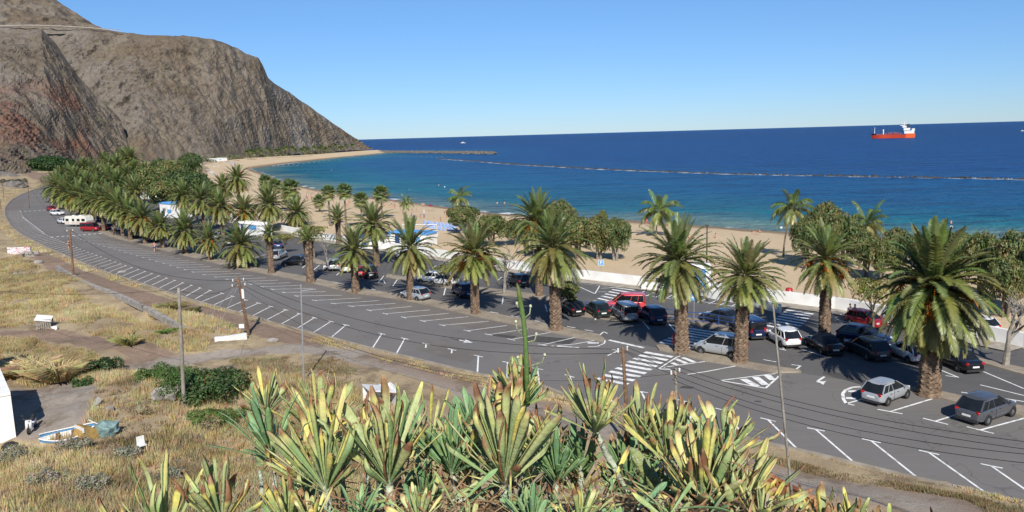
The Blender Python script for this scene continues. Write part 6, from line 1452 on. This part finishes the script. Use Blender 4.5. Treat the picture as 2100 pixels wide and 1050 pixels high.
def rosette(px,D,Lpx,kind,n,label,seed,spread=(6,58),stem=None,wpx=14,lean=0.,dead=3):
    rd=random.Random(seed); c=AT(px[0],px[1],D); s=D/F; L=Lpx*s; r=root('succulent',c,label,'succulent plant','foreground succulents'); b=MB(); r0=wpx*s*.8
    for i in range(n):
        t=(i+.5)/n; az=i*2.39996+rd.uniform(-.3,.3); tilt=math.radians(spread[0]+(spread[1]-spread[0])*t**.8+rd.uniform(-7,7))
        d=Vector((math.sin(tilt)*math.cos(az)+lean,math.sin(tilt)*math.sin(az),math.cos(tilt))); o=Vector((r0*.7*math.cos(az)*t,r0*.7*math.sin(az)*t,r0*(.6-t*1.6)))
        kk='b' if (kind=='y' and t>.75 and rd.random()<.25) else kind
        sleaf(b,rd,o,d,L*rd.uniform(.6,1.12)*(1-.15*t),wpx*s*rd.uniform(.45,1.12),kk,rd.uniform(-.2,.6),rd.uniform(.0,.5))
    b.build('leaves',M['succ'],r,smooth=True)
    if dead:
        b=MB()
        for i in range(dead): az=rd.random()*6.28; d=Vector((math.cos(az)*.6,math.sin(az)*.6,rd.uniform(-2.2,-.5))); sleaf(b,rd,Vector((0,0,-r0)),d,L*rd.uniform(.25,.5),wpx*s*rd.uniform(.3,.9),'b',.5,1.6)
        b.build('dead_leaves',M['succ'],r,smooth=True)
    b=MB(); pts=[c+Vector((0,0,r0*.9))]
    if stem: pts+= [AT(x,y,D) for x,y in stem]
    q=pts[-1]; zb=bankz(q.x,q.y)-.08
    if q.z>zb: pts.append(Vector((q.x+.01,q.y,zb)))
    fine=[]; 
    for a,e in zip(pts,pts[1:]):
        m=max(2,int((e-a).length/.012)); fine+=[a.lerp(e,i/m) for i in range(m)]
    fine.append(pts[-1]); N=len(fine)
    rads=[r0*(.75+.35*min(1,i/(N*.25+1)))*(1+.06*math.sin(i*1.9)) for i in range(N)]
    b.tube([v-c for v in fine],rads,12,0,None,True,[(lambda v:(v,v*1.0,v*.95))(1.15+.25*math.sin(i*.7)) for i in range(N)])
    sc=MB()
    for i in range(0,N,3):
        for k_ in range(3):
            a=i*1.3+k_*2.1; rr=rads[i]; p=fine[i]-c+Vector((math.cos(a)*rr,math.sin(a)*rr,0)); sc.ball(p,rr*.16,6,4)
    nb_=len(b.v)
    for f in sc.f: b.f.append(tuple(v+nb_ for v in f)); b.m.append(1)
    b.v.extend(sc.v); b.c.extend(sc.c); b.build('stem',[M['stem'],M['bark']],r,smooth=True); return r
Y='tall yellowing strap-leaved succulent '
RS=[((1035,985),2.2,225,'y',30,Y+'in the centre, the largest of the front row',(2,50),None,20),
((797,985),2.2,215,'y',26,Y+'left of centre with a long all-brown leaf',(4,46),None,18),
((668,1000),2.15,205,'y',20,Y+'with widely spread leaves, left of the one with an all-brown leaf',(4,52),None,17),
((655,895),2.9,150,'y',34,'dense back-row clump of narrow green leaves with dark tips at the left',(4,60),[(655,960)],10),
((546,848),3.0,105,'y',18,'small spidery succulent on a thin stalk, leftmost of the back row',(6,62),[(537,900),(533,960)],8),
((1065,835),2.75,115,'y',24,'yellowing succulent at the foot of the green flower stalk',(4,60),[(1062,900)],11),
((1220,882),2.45,150,'y',22,'succulent with a thick pale knobbly stem right of centre',(4,56),[(1240,925),(1270,975),(1300,1040)],12),
((1318,905),2.7,120,'y',16,'succulent with one large leaf pointing up right, by the brown pole',(10,62),[(1318,960)],13),
((1440,1050),2.1,200,'y',28,'big succulent with crumpled brown leaf tips at the right of the row',(2,50),None,18),
((1515,1075),2.05,200,'y',22,'succulent leaning right at the end of the main row',(8,58),None,17,.25),
((1398,900),2.8,90,'y',18,'half-hidden succulent with curled brown leaves behind the big right one',(4,60),[(1398,960)],12),
((340,1120),2.0,200,'y',10,'lone pair of broad leaves at the bottom left',(6,40),None,15),
((455,1075),2.0,170,'y',16,'low succulent with a curled leaf at the lower left',(6,55),None,14),
((262,1130),2.0,150,'y',8,'lowest leaves cut by the bottom edge at the far left',(4,40),None,13),
((590,1085),2.05,130,'y',16,'small yellow-tipped succulent at the bottom between two larger ones',(6,55),None,14),
((1605,1105),2.3,130,'y',16,'yellow-tipped succulent in front of the rusty fence',(6,55),None,13),
((1690,1120),2.3,140,'y',16,'succulent with a rolled brown leaf right of the rusty fence',(4,45),None,14),
((1745,1110),2.4,110,'y',14,'upright yellow-striped succulent at the bottom right',(4,40),None,13),
((1820,1125),2.4,110,'y',12,'sparse brown-tipped succulent near the lower right corner',(8,55),None,12),
((1905,1120),2.5,90,'y',9,'last tiny succulent at the lower right corner',(8,55),None,12),
((925,965),2.5,130,'g',26,'short blue-green succulent on a thick scarred stem left of centre',(4,52),[(935,1000),(950,1060)],13),
((865,1035),2.4,110,'g',20,'short blue-green succulent low between the yellow ones',(4,55),None,11),
((1142,985),2.4,110,'g',22,'short blue-green succulent on a straight pale stem right of centre',(4,50),[(1140,1060)],12),
((1190,960),2.6,100,'g',18,'green rosette behind the thick pale knobbly stem',(6,60),None,12),
((1290,1000),2.6,110,'g',20,'green rosette under the brown pole',(6,60),None,12),
((1450,975),2.5,125,'g',20,'blue-green paddle-leaved succulent among the brown tips at the right',(4,40),[(1450,1040)],15),
((1075,830),2.85,95,'g',18,'blue-green succulent hugging the base of the flower stalk',(3,40),None,12),
((610,1050),2.5,80,'g',16,'blue-green rosette at the bottom left of centre',(6,60),None,11),
((1085,1075),2.1,90,'g',16,'small green rosette at the bottom centre',(6,60),None,12),
((975,905),2.8,120,'g',20,'green rosette behind the largest yellow one, left side',(6,55),None,12),
((1340,1040),2.5,110,'g',18,'dark green rosette at the bottom right of centre',(6,60),None,12),
((750,930),2.9,110,'y',18,'pale yellow succulent seen between the two left clumps',(6,60),None,10)]
for i,a in enumerate(RS): rosette(a[0],a[1],a[2],a[3],int(a[4]*1.75),a[5],100+i,a[6],a[7],a[8]*(.66 if a[3]=='y' else .68),a[9] if len(a)>9 else 0.,6)
ORD=['first','second','third','fourth','fifth','sixth','seventh','eighth','ninth','tenth','eleventh','twelfth','thirteenth','fourteenth','fifteenth','sixteenth']
rd=random.Random(31)
for i in range(16):
    x=575+i*62+rd.uniform(-18,18); y=rd.uniform(925,1015)
    rosette((x,y),rd.uniform(2.5,2.8),rd.uniform(105,165),'y' if i%4 else 'g',26,ORD[i]+' from the left of the small low succulents between the big ones',300+i,(4,62),None,rd.uniform(7,10),rd.uniform(-.2,.2),6)
rd=random.Random(71); b=MB()
for i in range(620):
    x=rd.uniform(-.95,1.0); y=rd.uniform(1.6,2.7); a=rd.random()*6.28; d=Vector((math.cos(a),math.sin(a),rd.uniform(-.1,1.1)))
    sleaf(b,rd,Vector((x,y,bankz(x,y)+rd.uniform(0,.05))),d,rd.uniform(.06,.19),rd.uniform(.003,.010),rd.choice('bbyyg'),.5,rd.uniform(.3,1.5))
tag(b.build('leaf_tangle',M['succ'],smooth=True),'tangle of bent dry and yellow strap leaves lying among the succulent stems','leaf litter',None,'stuff')
LOWP=[(640,'just left of the two big left clumps'),(735,'below the clump with the all-brown leaf'),(860,'between the left clumps and the largest one'),(960,'at the foot of the largest succulent'),(1090,'right of the foot of the largest succulent'),(1190,'under the straight pale stem'),(1270,'under the leaning knobbly stem'),(1375,'at the foot of the big right clump'),(1560,'at the right end, before the rusty fence')]
for i,(x,w) in enumerate(LOWP): rosette((x,1085+12*math.sin(i*2.3)),1.95,95+25*math.sin(i*1.7),'g' if i in (1,4,6) else 'y',24,'low succulent at the bottom edge '+w,500+i,(4,66),None,8,.1*math.sin(i*3),5)
# prickly stem pads
for i,(x,y,D,w,h,l) in enumerate([(536,930,2.9,15,40,'oval green cactus pad hanging under the spidery succulent'),(1325,965,2.3,17,62,'long fat cactus stem leaning below the knobbly one')]):
    c=AT(x,y,D); s=D/F; r=root('cactus_pad',c,l,'cactus'); m=MB(); m.ball((0,0,0),(w*s,w*s*.55,h*s),14,12); o=m.build('pad',mat('cactus_skin%d'%i,(.28,.31,.12),(.2,.26,.1),25,.6,.3,bump=.4,bscale=60),r,smooth=True); m=MB(); q=random.Random(i)
    for j in range(40): a=q.random()*6.28; e=q.uniform(-1.4,1.4); m.ball((w*s*math.cos(e)*math.cos(a),w*s*.55*math.cos(e)*math.sin(a),h*s*math.sin(e)),.0035,5,3)
    m.build('areoles',M['stem'],r)
    if i: r.rotation_euler=(0,-.55,0)
# green flower stalk with side buds
D=2.7; s=D/F; base=AT(1082,830,D); r=root('flower_stalk',base,'tall green flower stalk with pointed tip and small pods rising above the succulents','flower stalk'); m=MB()
pp=[(1082,830),(1080,770),(1078,700),(1073,650),(1066,612),(1063,592),(1060,580)]; rr=[5.6,5.4,5.2,5.,5.2,4.,.8]
P=[AT(x,y,D)-base for x,y in pp]; m.tube([p for p in P],[v*s for v in rr],10,0,None,True,[(1.,1.05,.75)]*4+[(1.0,.95,.5),(1.15,.85,.6),(1.1,.75,.55)]); m.build('stalk',mat('stalk_green',(.12,.19,.07),(.08,.13,.045),40,.5,.4,attr=True,bump=.2),r,smooth=True)
for i,(x,y,tx,ty) in enumerate([(1077,652,1088,628),(1070,686,1058,660),(1079,703,1100,685),(1080,757,1062,733),(1083,752,1117,728),(1068,628,1060,622),(1075,660,1066,625)]):
    a,c=AT(x,y,D)-base,AT(tx,ty,D)-base; k_=a.lerp(c,.6)+Vector(((c.x-a.x)*.25,0,-.01)); m=MB(); m.tube([a,k_,c],[2.2*s,1.8*s,1.5*s],6,0,(.8,.8,.6)); m.build('side_shoot',M['stem'],r,smooth=True); m=MB(); m.ball(tuple(c),(3.2*s,3.2*s,4*s),8,6,0,(1.5,1.4,1.2)); m.build('pod',M['stem'],r,smooth=True)
# thin dry stalk at the right
D=3.2; r0_=AT(1632,1090,D); m=MB(); s=D/F; m.tube([AT(x,y,D)-r0_ for x,y in ((1632,1090),(1618,960),(1605,830),(1594,720),(1587,640),(1585,624))],[3.4*s,3.*s,2.8*s,2.4*s,2.2*s,1.8*s],8,0,(1.5,1.35,1.1))
m2=m; o=m.build('dry_stalk',M['greywood'],None,smooth=True,loc=r0_); tag(o,'thin bare whitish stalk rising to the white hatchback at the right','stalk')
M['stem'].node_tree.nodes['Principled BSDF'].inputs['Roughness'].default_value=.75

# scrub at the foot of the mountain
rd=random.Random(44); lob=[]
for i in range(60):
    x=rd.uniform(395,690); y=np.interp(x,[395,480,560,650,690],[336,328,321.5,316,313.5])+rd.uniform(-2,0.); p=G(x,y,0); lob.append((p.x,p.y,rd.uniform(0,2),rd.uniform(3.5,9)))
tag(leaf_crown(5,lob,9000,.9,[(.12,.13,.06),(.2,.18,.1),(.27,.23,.14)],.55).build('scrub',M['tleaf']),'dry olive scrub along the foot of the mountain behind the beach','scrub',None,'stuff')
lob=[]
for i in range(90):
    x=rd.uniform(95,330); y=rd.uniform(365,400); p=G(x,y,0); lob.append((p.x,p.y,rd.uniform(.5,2),rd.uniform(2.5,4.5)))
tag(leaf_crown(6,lob,9000,.4,GRN,.6).build('undergrowth',M['tleaf']),'dark undergrowth between the trunks of the grove','undergrowth',None,'stuff')
